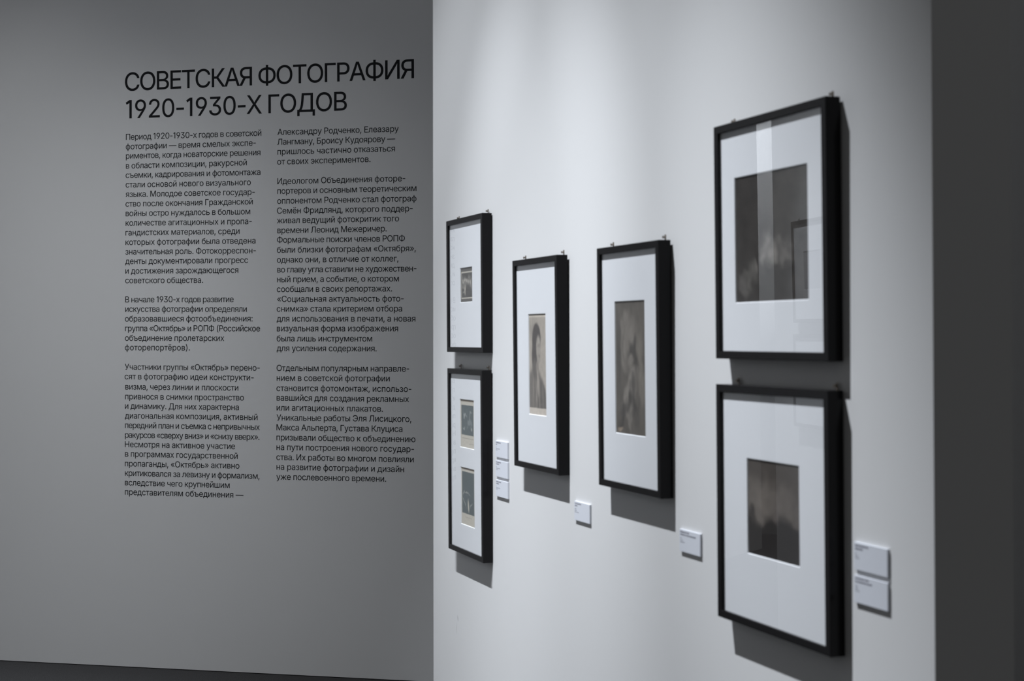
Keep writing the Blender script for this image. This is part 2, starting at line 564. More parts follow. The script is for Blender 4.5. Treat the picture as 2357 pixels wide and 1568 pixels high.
P_PORTRAIT = print_mat('print_profile_portrait', rgb(150, 143, 134, K), [
    ('rect', 0.0, 1.0, 0.968, 1.0, 0.004, 0, rgb(176, 168, 156, K)),
    ('rect', 0.0, 1.0, 0.988, 1.0, 0.003, 0, rgb(104, 96, 88, K)),
    ('oval', 0.20, 0.85, 0.30, 0.10, 0.0, 0.9, 0.3, rgb(134, 128, 120, K)),
    ('oval', 0.36, 0.16, 0.52, 0.30, -0.10, 0.16, 0.06, rgb(104, 99, 94, K)),
    ('oval', 0.72, 0.14, 0.26, 0.20, -0.20, 0.20, 0.06, rgb(92, 88, 84, K)),
    ('oval', 0.43, 0.745, 0.25, 0.165, 0.0, 0.12, 0.015, rgb(74, 70, 68, K)),
    ('oval', 0.31, 0.58, 0.15, 0.16, 0.03, 0.22, 0.015, rgb(74, 70, 68, K)),
    ('oval', 0.30, 0.46, 0.12, 0.10, 0.0, 0.40, 0.06, rgb(92, 88, 84, K)),
    ('oval', 0.54, 0.665, 0.125, 0.120, 0.03, 0.25, 0.012, rgb(142, 136, 128, K)),
    ('oval', 0.56, 0.565, 0.095, 0.055, 0.05, 0.35, 0.012, rgb(136, 130, 122, K)),
    ('oval', 0.57, 0.69, 0.070, 0.020, 0.0, 0.9, 0.02, rgb(124, 118, 111, K)),
    ('oval', 0.58, 0.585, 0.050, 0.014, 0.0, 0.9, 0.02, rgb(124, 118, 111, K)),
    ('oval', 0.47, 0.47, 0.080, 0.060, 0.0, 0.40, 0.04, rgb(120, 114, 108, K)),
    ('oval', 0.50, 0.32, 0.035, 0.130, 0.08, 0.60, 0.05, rgb(146, 139, 131, K)),
    ('oval', 0.42, 0.20, 0.022, 0.130, 0.04, 0.60, 0.05, rgb(132, 126, 119, K)),
    ('oval', 0.58, 0.22, 0.026, 0.150, 0.06, 0.60, 0.05, rgb(128, 122, 115, K)),
    ('oval', 0.22, 0.24, 0.022, 0.160, -0.03, 0.60, 0.05, rgb(126, 120, 113, K)),
    ('oval', 0.78, 0.20, 0.030, 0.120, 0.10, 0.60, 0.05, rgb(112, 107, 101, K)),
    ('rect', 0.0, 1.0, 0.0, 0.070, 0.004, 0.012, rgb(176, 168, 158, K)),
], 0.24, 16)
P_CLOUDY = print_mat('print_cloudy_head_study', rgb(86, 82, 77, K), [
    ('oval', 0.40, 0.72, 0.33, 0.20, 0.1, 0.30, 0.25, rgb(112, 107, 101, K)),
    ('oval', 0.46, 0.70, 0.24, 0.16, 0.1, 0.35, 0.25, rgb(92, 88, 83, K)),
    ('oval', 0.50, 0.78, 0.16, 0.06, -0.1, 0.60, 0.3, rgb(110, 105, 99, K)),
    ('oval', 0.56, 0.64, 0.13, 0.07, 0.2, 0.50, 0.25, rgb(70, 67, 64, K)),
    ('oval', 0.36, 0.66, 0.06, 0.10, 0.1, 0.50, 0.25, rgb(112, 107, 101, K)),
    ('oval', 0.50, 0.55, 0.09, 0.05, 0.4, 0.60, 0.25, rgb(114, 109, 103, K)),
    ('oval', 0.66, 0.54, 0.07, 0.12, -0.1, 0.60, 0.3, rgb(68, 65, 62, K)),
    ('oval', 0.84, 0.50, 0.10, 0.30, 0.05, 0.60, 0.3, rgb(108, 103, 96, K)),
    ('oval', 0.46, 0.30, 0.27, 0.15, 0.5, 0.30, 0.35, rgb(114, 109, 103, K)),
    ('oval', 0.50, 0.29, 0.17, 0.09, 0.5, 0.40, 0.35, rgb(80, 77, 73, K)),
    ('oval', 0.44, 0.33, 0.06, 0.06, 0.0, 0.60, 0.3, rgb(116, 111, 105, K)),
    ('oval', 0.62, 0.20, 0.14, 0.05, -0.5, 0.60, 0.4, rgb(70, 67, 64, K)),
    ('oval', 0.24, 0.13, 0.18, 0.06, 0.5, 0.60, 0.4, rgb(72, 69, 66, K)),
    ('oval', 0.40, 0.12, 0.10, 0.04, -0.4, 0.60, 0.4, rgb(108, 103, 97, K)),
    ('oval', 0.10, 0.60, 0.08, 0.25, 0.0, 0.70, 0.3, rgb(76, 73, 69, K)),
    ('oval', 0.12, 0.03, 0.10, 0.02, 0.2, 0.50, 0.2, rgb(132, 120, 108, K)),
], 0.34, 6)
P_DARK = print_mat('print_dark_interior', rgb(50, 47, 45, K), [
    ('oval', 0.80, 0.75, 0.35, 0.35, 0.0, 0.9, 0.4, rgb(60, 57, 54, K)),
    ('oval', 0.42, 0.42, 0.06, 0.09, 0.0, 0.8, 0.3, rgb(104, 100, 96, K)),
    ('oval', 0.52, 0.35, 0.05, 0.07, 0.0, 0.8, 0.3, rgb(108, 104, 99, K)),
    ('oval', 0.70, 0.33, 0.10, 0.07, 0.5, 0.8, 0.4, rgb(92, 88, 84, K)),
    ('oval', 0.20, 0.22, 0.06, 0.09, 0.4, 0.8, 0.4, rgb(84, 81, 77, K)),
    ('oval', 0.10, 0.12, 0.05, 0.07, 0.0, 0.8, 0.4, rgb(80, 77, 74, K)),
    ('oval', 0.90, 0.20, 0.10, 0.25, 0.0, 0.9, 0.4, rgb(64, 60, 57, K)),
    ('oval', 0.55, 0.85, 0.06, 0.30, 0.0, 0.9, 0.3, rgb(58, 55, 52, K)),
    ('oval', 0.27, 0.28, 0.025, 0.07, 0.3, 0.7, 0.3, rgb(92, 88, 84, K)),
    ('oval', 0.62, 0.42, 0.04, 0.05, 0.3, 0.7, 0.3, rgb(88, 84, 80, K)),
], 0.45, 6)
P_CLOUD = print_mat('print_dark_figures_under_cloud', rgb(66, 61, 57, K), [
    ('oval', 0.28, 0.58, 0.30, 0.20, 0.0, 0.8, 0.4, rgb(98, 92, 86, K)),
    ('oval', 0.66, 0.58, 0.26, 0.16, 0.2, 0.8, 0.4, rgb(88, 82, 77, K)),
    ('rect', -0.2, 1.2, -0.2, 0.42, 0.05, 0.12, rgb(36, 33, 32, K)),
    ('oval', 0.08, 0.44, 0.05, 0.10, 0.0, 0.5, 0.1, rgb(52, 48, 46, K)),
    ('oval', 0.24, 0.42, 0.10, 0.10, 0.0, 0.6, 0.2, rgb(92, 86, 81, K)),
    ('oval', 0.55, 0.44, 0.06, 0.07, 0.0, 0.6, 0.2, rgb(84, 78, 74, K)),
    ('oval', 0.95, 0.50, 0.08, 0.10, 0.0, 0.6, 0.2, rgb(84, 78, 74, K)),
], 0.2, 6)
P_GREY = print_mat('print_pale_grey_study', rgb(165, 167, 172, K), [], 0.3, 4)

G_HUNG = 'black framed photographs hung along the bright wall'
picture_frame('black framed small group photograph, upper frame nearest the text wall', on_wall,
              -4.8768, 1.6022, 0.0057, 0.3829, 0.4715, ROT_W,
              [(0.1269, 0.2563, 0.1746, 0.2971, P_GROUP)], (0.050, 0.352), G_HUNG)
picture_frame('tall black frame holding two small cream bordered prints one above the other', on_wall,
              -4.8617, 0.8969, 0.0059, 0.3673, 0.6467, ROT_W,
              [(0.1115, 0.2606, 0.3715, 0.5413, P_CREAM_A), (0.1156, 0.2609, 0.1022, 0.3035, P_CREAM_B)],
              (0.057, 0.347), G_HUNG)
picture_frame('tall black frame with a warm grey portrait of a dark haired person in profile', on_wall,
              -4.2050, 1.2488, 0.0087, 0.3619, 0.6480, ROT_W,
              [(0.1108, 0.2519, 0.1673, 0.4776, P_PORTRAIT)], (0.033, 0.3385), G_HUNG)
picture_frame('tall black frame with a cloudy mid grey narrow photograph', on_wall,
              -3.5619, 1.2493, 0.0075, 0.3719, 0.6489, ROT_W,
              [(0.0939, 0.2750, 0.1477, 0.5012, P_CLOUDY)], (0.038, 0.347), G_HUNG)
picture_frame('large black frame with a big dark photograph, upper one of the nearest pair', on_wall,
              -2.9077, 1.6044, 0.0078, 0.4602, 0.5369, ROT_W,
              [(0.0790, 0.3789, 0.1264, 0.4112, P_DARK)], (0.040, 0.437), G_HUNG)
picture_frame('large black frame with dark figures under pale cloud, lower one of the nearest pair', on_wall,
              -2.9036, 1.0096, 0.0051, 0.4580, 0.5358, ROT_W,
              [(0.1232, 0.3361, 0.1613, 0.3747, P_CLOUD)], (0.048, 0.441), G_HUNG)
G_OPP = 'black framed pictures seen as reflections'
picture_frame('black frame with a pale grey print, seen reflected in the large upper glass', on_opposite,
              -0.4595, 1.690, 0.008, 0.4595, 0.533, ROT_O,
              [(0.13, 0.33, 0.17, 0.37, P_GREY)], (0.04, 0.42), G_OPP)
picture_frame('black frame under the other reflected frame, seen in the large lower glass', on_opposite,
              -0.4595, 1.16, 0.008, 0.4595, 0.47, ROT_O,
              [(0.13, 0.33, 0.15, 0.33, P_GREY)], (0.04, 0.42), G_OPP)
picture_frame('black frame on the far wall, a thin dark sliver reflected in the large upper glass', on_far,
              FAR_FX - 0.46, 1.95, 0.008, 0.46, 0.56, ROT_F,
              [(0.13, 0.33, 0.17, 0.37, P_GREY)], (0.04, 0.42), G_OPP)

# ------------------------------------------------------------------ caption boards
random.seed(7)


def caption(label, x, z, w, h, rows, group):
    """rows: [(top offset, height, width, heavy)]"""
    d = 0.0055
    bm = bmesh.new()
    box(bm, 0, w, -d, 0, 0, h, 0.0004)
    t = obj('caption_board', bm, M['card'])
    t.location = on_wall(x, 0.0003, z)
    t.rotation_euler = (0, 0, ROT_W)
    t['label'] = label
    t['category'] = 'caption label'
    t['group'] = group
    for heavy, nm in ((True, 'heading_print'), (False, 'detail_print')):
        bm = bmesh.new()
        for top, hh, ww, hv in rows:
            if hv != heavy:
                continue
            xx = 0.0045
            end = xx + ww
            while xx < end:
                gw = random.uniform(0.0011, 0.0019) * (1.0 if heavy else 0.75)
                gw = min(gw, end - xx)
                if gw < 0.0004:
                    break
                zz = h - top
                lo = random.choice((0, 0, 0.12)) * hh
                box(bm, xx, xx + gw, -d - 0.00012, -d - 0.00002, zz - hh, zz - lo)
                xx += gw + (0.00035 if random.random() < 0.85 else 0.0011)
        o = obj(nm, bm, M['ink'] if heavy else M['ink_pale'], t)
    return t


G_CAP = 'white caption boards beside the frames'


def rows_(a, b_, c_, d_, e_):
    return [(0.0045, 0.0036, a, True), (0.0108, 0.0036, b_, True), (0.0205, 0.0024, c_, False),
            (0.0255, 0.0024, d_, False), (0.0300, 0.0022, e_, False)]


CW, CH_ = 0.1115, 0.0545
caption('topmost of three stacked white caption boards beside the two print frame', -4.4545, 1.2560, CW, CH_,
        rows_(0.045, 0.010, 0.006, 0.036, 0.014), G_CAP)
caption('middle one of three stacked white caption boards beside the two print frame', -4.4532, 1.1911, CW, CH_,
        rows_(0.045, 0.028, 0.007, 0.036, 0.016), G_CAP)
caption('bottom one of three stacked white caption boards beside the two print frame', -4.4520, 1.1262, CW, CH_,
        rows_(0.045, 0.024, 0.004, 0.036, 0.014), G_CAP)
caption('single white caption board with short heading, right of the profile portrait', -3.7988, 1.1243, 0.1090, CH_,
        rows_(0.044, 0.018, 0.012, 0.014, 0.028), G_CAP)
caption('single white caption board with long heading, right of the cloudy grey photograph', -3.1474, 1.1246, 0.1060, CH_,
        rows_(0.045, 0.080, 0.008, 0.014, 0.024), G_CAP)
caption('upper of two white caption boards at the right end of the bright wall', -2.4060, 1.1911, 0.1100, CH_,
        rows_(0.045, 0.026, 0.006, 0.010, 0.014), G_CAP)
caption('lower of two white caption boards at the right end of the bright wall', -2.4062, 1.1261, 0.1105, CH_,
        rows_(0.045, 0.056, 0.008, 0.010, 0.014), G_CAP)

# ------------------------------------------------------------------ lettering on the text wall
TEXT_LINES = (
    ('t', 'СОВЕТСКАЯ ФОТОГРАФИЯ', -0.0044, 2.8995, 1.5050, 2.9054),
    ('t', '1920-1930-Х ГОДОВ', -0.0003, 2.7605, 1.1657, 2.7614),
    ('a', 'Период 1920-1930-х годов в советской', 0.0004, 2.6523, 0.7242, 2.6510),
    ('a', 'фотографии — время смелых экспе-', -0.0001, 2.6039, 0.6954, 2.6029),
    ('a', 'риментов, когда новаторские решения', 0.0006, 2.5571, 0.7194, 2.5551),
    ('a', 'в области композиции, ракурсной', 0.0008, 2.5074, 0.6481, 2.5069),
    ('a', 'съемки, кадрирования и фотомонтажа', -0.0005, 2.4601, 0.7195, 2.4576),
    ('a', 'стали основой нового визуального', -0.0004, 2.4120, 0.6692, 2.4087),
    ('a', 'языка. Молодое советское государ-', -0.0003, 2.3637, 0.6900, 2.3602),
    ('a', 'ство после окончания Гражданской', -0.0009, 2.3153, 0.6795, 2.3130),
    ('a', 'войны остро нуждалось в большом', -0.0001, 2.2673, 0.6664, 2.2640),
    ('a', 'количестве агитационных и пропа-', 0.0000, 2.2190, 0.6746, 2.2155),
    ('a', 'гандистских материалов, среди', -0.0006, 2.1703, 0.6101, 2.1683),
    ('a', 'которых фотографии была отведена', -0.0005, 2.1220, 0.6941, 2.1196),
    ('a', 'значительная роль. Фотокорреспон-', -0.0010, 2.0741, 0.6961, 2.0710),
    ('a', 'денты документировали прогресс', -0.0016, 2.0264, 0.6551, 2.0239),
    ('a', 'и достижения зарождающегося', -0.0008, 1.9778, 0.6037, 1.9752),
    ('a', 'советского общества.', -0.0014, 1.9299, 0.4173, 1.9277),
    ('b', 'В начале 1930-х годов развитие', -0.0012, 1.8333, 0.5794, 1.8309),
    ('b', 'искусства фотографии определяли', -0.0011, 1.7857, 0.6487, 1.7822),
    ('b', 'образовавшиеся фотообъединения:', -0.0024, 1.7369, 0.6790, 1.7348),
    ('b', 'группа «Октябрь» и РОПФ (Российское', -0.0016, 1.6887, 0.7184, 1.6858),
    ('b', 'объединение пролетарских', -0.0021, 1.6404, 0.5297, 1.6385),
    ('b', 'фоторепортёров).', -0.0024, 1.5926, 0.3476, 1.5917),
    ('c', 'Участники группы «Октябрь» перено-', -0.0032, 1.4951, 0.7169, 1.4920),
    ('c', 'сят в фотографию идеи конструкти-', -0.0038, 1.4472, 0.6848, 1.4443),
    ('c', 'визма, через линии и плоскости', -0.0002, 1.3956, 0.6043, 1.3935),
    ('c', 'привнося в снимки пространство', -0.0008, 1.3465, 0.6340, 1.3449),
    ('c', 'и динамику. Для них характерна', -0.0014, 1.2990, 0.6077, 1.2971),
    ('c', 'диагональная композиция, активный', -0.0020, 1.2502, 0.7056, 1.2490),
    ('c', 'передний план и съемка с непривычных', -0.0012, 1.2023, 0.7171, 1.2004),
    ('c', 'ракурсов «сверху вниз» и «снизу вверх».', -0.0011, 1.1536, 0.7155, 1.1520),
    ('c', 'Несмотря на активное участие', -0.0017, 1.1064, 0.5874, 1.1046),
    ('c', 'в программах государственной', -0.0009, 1.0587, 0.6016, 1.0563),
    ('c', 'пропаганды, «Октябрь» активно', -0.0015, 1.0102, 0.6106, 1.0086),
    ('c', 'критиковался за левизну и формализм,', -0.0007, 0.9625, 0.7156, 0.9602),
    ('c', 'вследствие чего крупнейшим', -0.0012, 0.9147, 0.5596, 0.9125),
    ('c', 'представителям объединения —', -0.0011, 0.8676, 0.6321, 0.8649),
    ('d', 'Александру Родченко, Елеазару', 0.8088, 2.6517, 1.4284, 2.6490),
    ('d', 'Лангману, Броису Кудоярову —', 0.8082, 2.6032, 1.4110, 2.6013),
    ('d', 'пришлось частично отказаться', 0.8088, 2.5550, 1.4094, 2.5541),
    ('d', 'от своих экспериментов.', 0.8076, 2.5059, 1.2861, 2.5058),
    ('e', 'Идеологом Объединения фоторе-', 0.8083, 2.4093, 1.4612, 2.4081),
    ('e', 'портеров и основным теоретическим', 0.8083, 2.3614, 1.5169, 2.3599),
    ('e', 'оппонентом Родченко стал фотограф', 0.8077, 2.3127, 1.5169, 2.3101),
    ('e', 'Семён Фридлянд, которого поддер-', 0.8064, 2.2643, 1.4981, 2.2622),
    ('e', 'живал ведущий фотокритик того', 0.8058, 2.2165, 1.4296, 2.2151),
    ('e', 'времени Леонид Межеричер.', 0.8084, 2.1677, 1.3675, 2.1674),
    ('e', 'Формальные поиски членов РОПФ', 0.8065, 2.1209, 1.4588, 2.1184),
    ('e', 'были близки фотографам «Октября»,', 0.8065, 2.0716, 1.5135, 2.0698),
    ('e', 'однако они, в отличие от коллег,', 0.8065, 2.0232, 1.4263, 2.0214),
    ('e', 'во главу угла ставили не художествен-', 0.8079, 1.9745, 1.5166, 1.9726),
    ('e', 'ный прием, а событие, о котором', 0.8072, 1.9268, 1.4288, 1.9247),
    ('e', 'сообщали в своих репортажах.', 0.8059, 1.8787, 1.3948, 1.8769),
    ('e', '«Социальная актуальность фото-', 0.8079, 1.8304, 1.4529, 1.8281),
    ('e', 'снимка» стала критерием отбора', 0.8054, 1.7821, 1.4450, 1.7798),
    ('e', 'для использования в печати, а новая', 0.8054, 1.7334, 1.5114, 1.7309),
    ('e', 'визуальная форма изображения', 0.8061, 1.6857, 1.4245, 1.6841),
    ('e', 'была лишь инструментом', 0.8054, 1.6365, 1.2943, 1.6353),
    ('e', 'для усиления содержания.', 0.8055, 1.5888, 1.3167, 1.5874),
    ('f', 'Отдельным популярным направле-', 0.8049, 1.4912, 1.4802, 1.4900),
    ('f', 'нием в советской фотографии', 0.8055, 1.4429, 1.3826, 1.4425),
    ('f', 'становится фотомонтаж, использо-', 0.8043, 1.3928, 1.4908, 1.3924),
    ('f', 'вавшийся для создания рекламных', 0.8049, 1.3458, 1.4791, 1.3435),
    ('f', 'или агитационных плакатов.', 0.8050, 1.2972, 1.3481, 1.2957),
    ('f', 'Уникальные работы Эля Лисицкого,', 0.8050, 1.2483, 1.4900, 1.2479),
    ('f', 'Макса Альперта, Густава Клуциса', 0.8044, 1.2001, 1.4462, 1.1998),
    ('f', 'призывали общество к объединению', 0.8044, 1.1516, 1.5109, 1.1512),
    ('f', 'на пути построения нового государ-', 0.8044, 1.1037, 1.5039, 1.1037),
    ('f', 'ства. Их работы во многом повлияли', 0.8038, 1.0549, 1.5023, 1.0543),
    ('f', 'на развитие фотографии и дизайн', 0.8045, 1.0073, 1.4538, 1.0060),
    ('f', 'уже послевоенного времени.', 0.8039, 0.9585, 1.3643, 0.9585),
)
GLYPHS = {
    ' ': (188, []),
    '(': (273, [[89, 207, 90, 244, 94, 283, 101, 324, 105, 348, 111, 372, 117, 395, 124, 418, 132, 441, 145, 477, 160, 510, 177, 539, 236, 539, 219, 503, 204, 466, 191, 428, 179, 390, 169, 351, 161, 313, 156, 276, 152, 241, 151, 207, 152, 176, 155, 145, 160, 115, 167, 83, 177, 50, 188, 16, 236, -96, 177, -96, 160, -66, 145, -36, 132, -6, 121, 24, 111, 55, 103, 85, 97, 116, 93, 146, 90, 176]]),
    ')': (273, [[37, -96, 49, -72, 59, -48, 69, -25, 78, -3, 86, 18, 97, 52, 106, 85, 113, 116, 118, 147, 121, 177, 122, 207, 121, 241, 117, 276, 112, 313, 104, 351, 94, 390, 82, 428, 75, 451, 66, 474, 57, 496, 47, 518, 37, 539, 97, 539, 113, 510, 128, 477, 142, 441, 149, 418, 156, 395, 162, 372, 168, 348, 173, 323, 179, 283, 183, 244, 184, 207, 183, 176, 180, 145, 176, 115, 170, 84, 161, 53, 152, 23, 140, -7, 127, -37, 113, -67, 97, -96]]),
    ',': (188, [[38, -119, 68, 71, 137, 71, 84, -119]]),
    '-': (333, [[278, 244, 278, 188, 55, 188, 55, 244]]),
    '.': (188, [[95, -4, 83, -3, 73, 1, 63, 9, 55, 18, 51, 29, 50, 41, 51, 53, 55, 64, 63, 73, 73, 81, 83, 85, 95, 87, 107, 85, 118, 81, 128, 73, 135, 64, 140, 53, 141, 41, 140, 29, 135, 18, 128, 9, 118, 1, 107, -3]]),
    '0': (453, [[227, -7, 191, -3, 158, 7, 130, 24, 105, 48, 85, 77, 69, 113, 61, 138, 55, 164, 51, 192, 49, 222, 48, 254, 49, 286, 51, 316, 55, 344, 61, 370, 69, 395, 85, 431, 106, 461, 130, 484, 159, 502, 191, 512, 227, 516, 262, 512, 295, 502, 323, 484, 348, 461, 368, 431, 384, 395, 392, 370, 398, 344, 402, 316, 404, 286, 405, 254, 404, 222, 402, 192, 398, 164, 392, 138, 384, 113, 368, 77, 348, 48, 323, 24, 295, 7, 263, -3], [227, 50, 250, 52, 271, 60, 290, 74, 306, 92, 320, 116, 330, 144, 338, 176, 342, 213, 344, 254, 342, 295, 338, 332, 330, 365, 320, 393, 306, 416, 290, 435, 271, 449, 250, 457, 227, 460, 203, 457, 182, 449, 163, 435, 147, 416, 134, 393, 123, 365, 115, 332, 111, 295, 109, 254, 111, 213, 115, 176, 123, 144, 134, 116, 147, 92, 163, 74, 182, 60, 203, 52]]),
    '1': (308, [[230, 509, 230, 0, 164, 0, 164, 437, 80, 387, 52, 440, 162, 509]]),
    '2': (453, [[64, 0, 64, 47, 234, 229, 282, 282, 294, 298, 303, 312, 311, 327, 316, 341, 319, 356, 320, 371, 319, 389, 315, 405, 308, 419, 298, 431, 287, 441, 273, 449, 258, 455, 241, 458, 224, 460, 205, 458, 188, 454, 172, 447, 159, 438, 148, 427, 139, 413, 132, 398, 128, 381, 127, 362, 66, 362, 68, 391, 75, 418, 86, 442, 102, 464, 121, 482, 143, 496, 168, 507, 196, 513, 225, 516, 254, 513, 281, 507, 306, 497, 328, 482, 346, 465, 361, 445, 372, 423, 379, 398, 381, 372, 380, 354, 377, 336, 371, 318, 363, 299, 351, 280, 336, 259, 267, 180, 153, 60, 153, 57, 389, 57, 389, 0]]),
    '3': (453, [[218, -7, 188, -5, 159, 1, 133, 10, 108, 22, 88, 38, 70, 57, 57, 79, 48, 104, 44, 132, 109, 132, 112, 115, 118, 100, 126, 87, 137, 76, 150, 66, 165, 59, 182, 54, 200, 51, 219, 50, 239, 51, 258, 55, 275, 61, 291, 69, 304, 80, 315, 93, 323, 108, 328, 125, 329, 145, 328, 163, 323, 180, 316, 196, 306, 211, 292, 223, 275, 234, 254, 241, 229, 246, 201, 248, 157, 248, 157, 299, 288, 448, 288, 452, 70, 452, 70, 509, 372, 509, 372, 461, 211, 278, 211, 289, 247, 290, 279, 286, 308, 276, 333, 262, 354, 244, 371, 222, 383, 198, 391, 173, 393, 145, 390, 116, 383, 90, 370, 66, 354, 45, 333, 27, 309, 12, 281, 2, 251, -5]]),
    '4': (453, [[40, 105, 40, 158, 247, 509, 311, 509, 109, 166, 109, 163, 413, 163, 413, 105], [282, 0, 282, 121, 282, 146, 282, 318, 343, 318, 343, 0]]),
    '5': (453, [[221, -7, 192, -5, 165, 1, 140, 11, 118, 25, 99, 41, 83, 60, 71, 82, 63, 105, 60, 130, 122, 130, 125, 115, 130, 102, 138, 89, 148, 78, 160, 68, 173, 60, 188, 54, 204, 51, 221, 50, 241, 51, 259, 56, 276, 64, 291, 75, 304, 89, 314, 104, 322, 122, 326, 141, 328, 162, 326, 183, 321, 203, 314, 221, 303, 237, 290, 251, 275, 262, 257, 270, 238, 275, 218, 277, 201, 276, 184, 273, 167, 268, 152, 262, 139, 255, 128, 246, 67, 253, 96, 509, 366, 509, 366, 452, 151, 452, 134, 301, 136, 301, 148, 311, 162, 318, 178, 325, 194, 330, 212, 333, 229, 334, 252, 332, 274, 328, 294, 321, 313, 311, 330, 299, 345, 285, 358, 269, 370, 251, 379, 231, 386, 210, 390, 187, 391, 163, 388, 132, 381, 102, 369, 76, 352, 52, 332, 32, 309, 15, 282, 3, 253, -4]]),
    '6': (453, [[226, -7, 196, -4, 168, 3, 142, 15, 119, 31, 100, 51, 84, 74, 73, 101, 66, 130, 64, 162, 65, 187, 71, 212, 80, 239, 93, 268, 112, 302, 137, 340, 252, 509, 322, 509, 151, 261, 145, 261, 151, 270, 157, 279, 165, 288, 174, 295, 184, 302, 196, 307, 208, 311, 221, 313, 235, 314, 265, 312, 291, 305, 316, 295, 337, 280, 355, 262, 370, 240, 380, 215, 387, 187, 389, 157, 387, 127, 379, 98, 368, 73, 352, 50, 333, 30, 310, 14, 284, 3, 257, -4], [226, 48, 245, 50, 263, 55, 279, 63, 293, 73, 304, 86, 314, 101, 322, 119, 326, 137, 327, 157, 326, 178, 322, 196, 314, 213, 304, 228, 293, 241, 279, 251, 263, 259, 245, 264, 226, 265, 207, 264, 190, 259, 174, 252, 160, 241, 148, 229, 138, 214, 131, 197, 126, 179, 125, 158, 126, 138, 131, 119, 138, 102, 148, 86, 160, 73, 174, 63, 190, 55, 207, 50]]),
    '7': (453, [[97, 0, 323, 448, 323, 452, 62, 452, 62, 509, 391, 509, 391, 449, 165, 0]]),
    '8': (453, [[226, -7, 193, -5, 163, 1, 136, 11, 111, 25, 91, 42, 74, 62, 62, 84, 54, 109, 52, 135, 53, 156, 58, 176, 65, 195, 75, 212, 87, 228, 101, 241, 117, 252, 134, 260, 153, 265, 153, 267, 129, 276, 109, 289, 93, 308, 80, 330, 73, 354, 70, 380, 73, 405, 79, 429, 90, 450, 106, 469, 124, 485, 146, 498, 170, 508, 197, 514, 226, 516, 255, 514, 282, 508, 306, 498, 328, 485, 346, 469, 361, 450, 373, 429, 379, 405, 382, 380, 379, 354, 372, 330, 359, 308, 343, 289, 323, 276, 300, 267, 300, 265, 319, 260, 335, 252, 351, 241, 365, 228, 377, 212, 387, 195, 395, 176, 399, 156, 401, 135, 398, 109, 391, 84, 378, 62, 362, 42, 341, 25, 317, 11, 289, 1, 259, -5], [226, 49, 248, 50, 267, 54, 285, 60, 300, 69, 313, 79, 323, 91, 331, 106, 335, 121, 337, 139, 335, 157, 330, 173, 322, 189, 312, 202, 298, 213, 283, 223, 265, 230, 247, 234, 226, 235, 206, 234, 187, 230, 169, 223, 154, 213, 140, 202, 130, 189, 122, 173, 117, 157, 115, 139, 117, 121, 121, 106, 129, 91, 139, 79, 152, 69, 167, 60, 185, 54, 205, 50], [226, 290, 244, 291, 260, 294, 274, 300, 287, 308, 298, 318, 307, 330, 314, 344, 318, 359, 319, 376, 318, 392, 314, 407, 308, 420, 299, 432, 288, 442, 275, 449, 260, 455, 244, 459, 226, 460, 208, 459, 192, 455, 177, 449, 164, 442, 153, 432, 145, 420, 138, 407, 134, 392, 133, 376, 134, 359, 138, 344, 145, 330, 154, 318, 165, 308, 178, 300, 193, 294, 209, 291]]),
    '9': (453, [[226, 516, 256, 513, 285, 506, 310, 494, 333, 478, 352, 458, 368, 434, 380, 408, 387, 378, 389, 347, 387, 322, 382, 296, 373, 270, 359, 240, 340, 207, 315, 168, 200, 0, 130, 0, 301, 248, 307, 248, 302, 238, 295, 229, 287, 221, 278, 214, 268, 207, 257, 202, 245, 198, 232, 195, 218, 195, 188, 197, 161, 203, 137, 214, 116, 229, 98, 247, 83, 269, 72, 294, 66, 321, 64, 352, 66, 382, 73, 411, 85, 436, 101, 459, 120, 479, 143, 494, 168, 506, 196, 513], [226, 460, 207, 459, 190, 454, 174, 446, 160, 435, 148, 423, 138, 407, 131, 390, 127, 372, 125, 352, 127, 331, 131, 313, 138, 295, 148, 280, 160, 268, 174, 257, 190, 250, 207, 245, 226, 243, 245, 245, 263, 249, 279, 257, 293, 267, 305, 280, 314, 295, 322, 312, 326, 330, 327, 350, 326, 371, 322, 390, 314, 407, 305, 422, 293, 435, 279, 446, 263, 454, 245, 459]]),
    ':': (188, [[95, -4, 83, -3, 73, 1, 63, 9, 55, 18, 51, 29, 50, 41, 51, 53, 55, 64, 63, 73, 73, 81, 83, 85, 95, 87, 107, 85, 118, 81, 128, 73, 135, 64, 140, 53, 141, 41, 140, 29, 135, 18, 128, 9, 118, 1, 107, -3], [95, 271, 83, 272, 73, 277, 63, 284, 55, 294, 51, 304, 50, 316, 51, 328, 55, 339, 63, 349, 73, 356, 83, 360, 95, 362, 107, 360, 118, 356, 128, 349, 135, 339, 140, 328, 141, 316, 140, 304, 135, 294, 128, 284, 118, 277, 107, 272]]),
    '«': (403, [[168, 49, 33, 209, 168, 369, 238, 369, 105, 209, 238, 49], [307, 49, 171, 209, 307, 369, 377, 369, 243, 209, 377, 49]]),
    '»': (403, [[26, 49, 159, 209, 26, 369, 96, 369, 231, 209, 96, 49], [165, 49, 298, 209, 165, 369, 234, 369, 370, 209, 234, 49]]),
    'А': (480, [[16, 0, 201, 509, 276, 509, 463, 0, 395, 0, 287, 302, 264, 372, 232, 478, 245, 478, 213, 371, 191, 302, 85, 0], [110, 142, 110, 199, 370, 199, 370, 142]]),
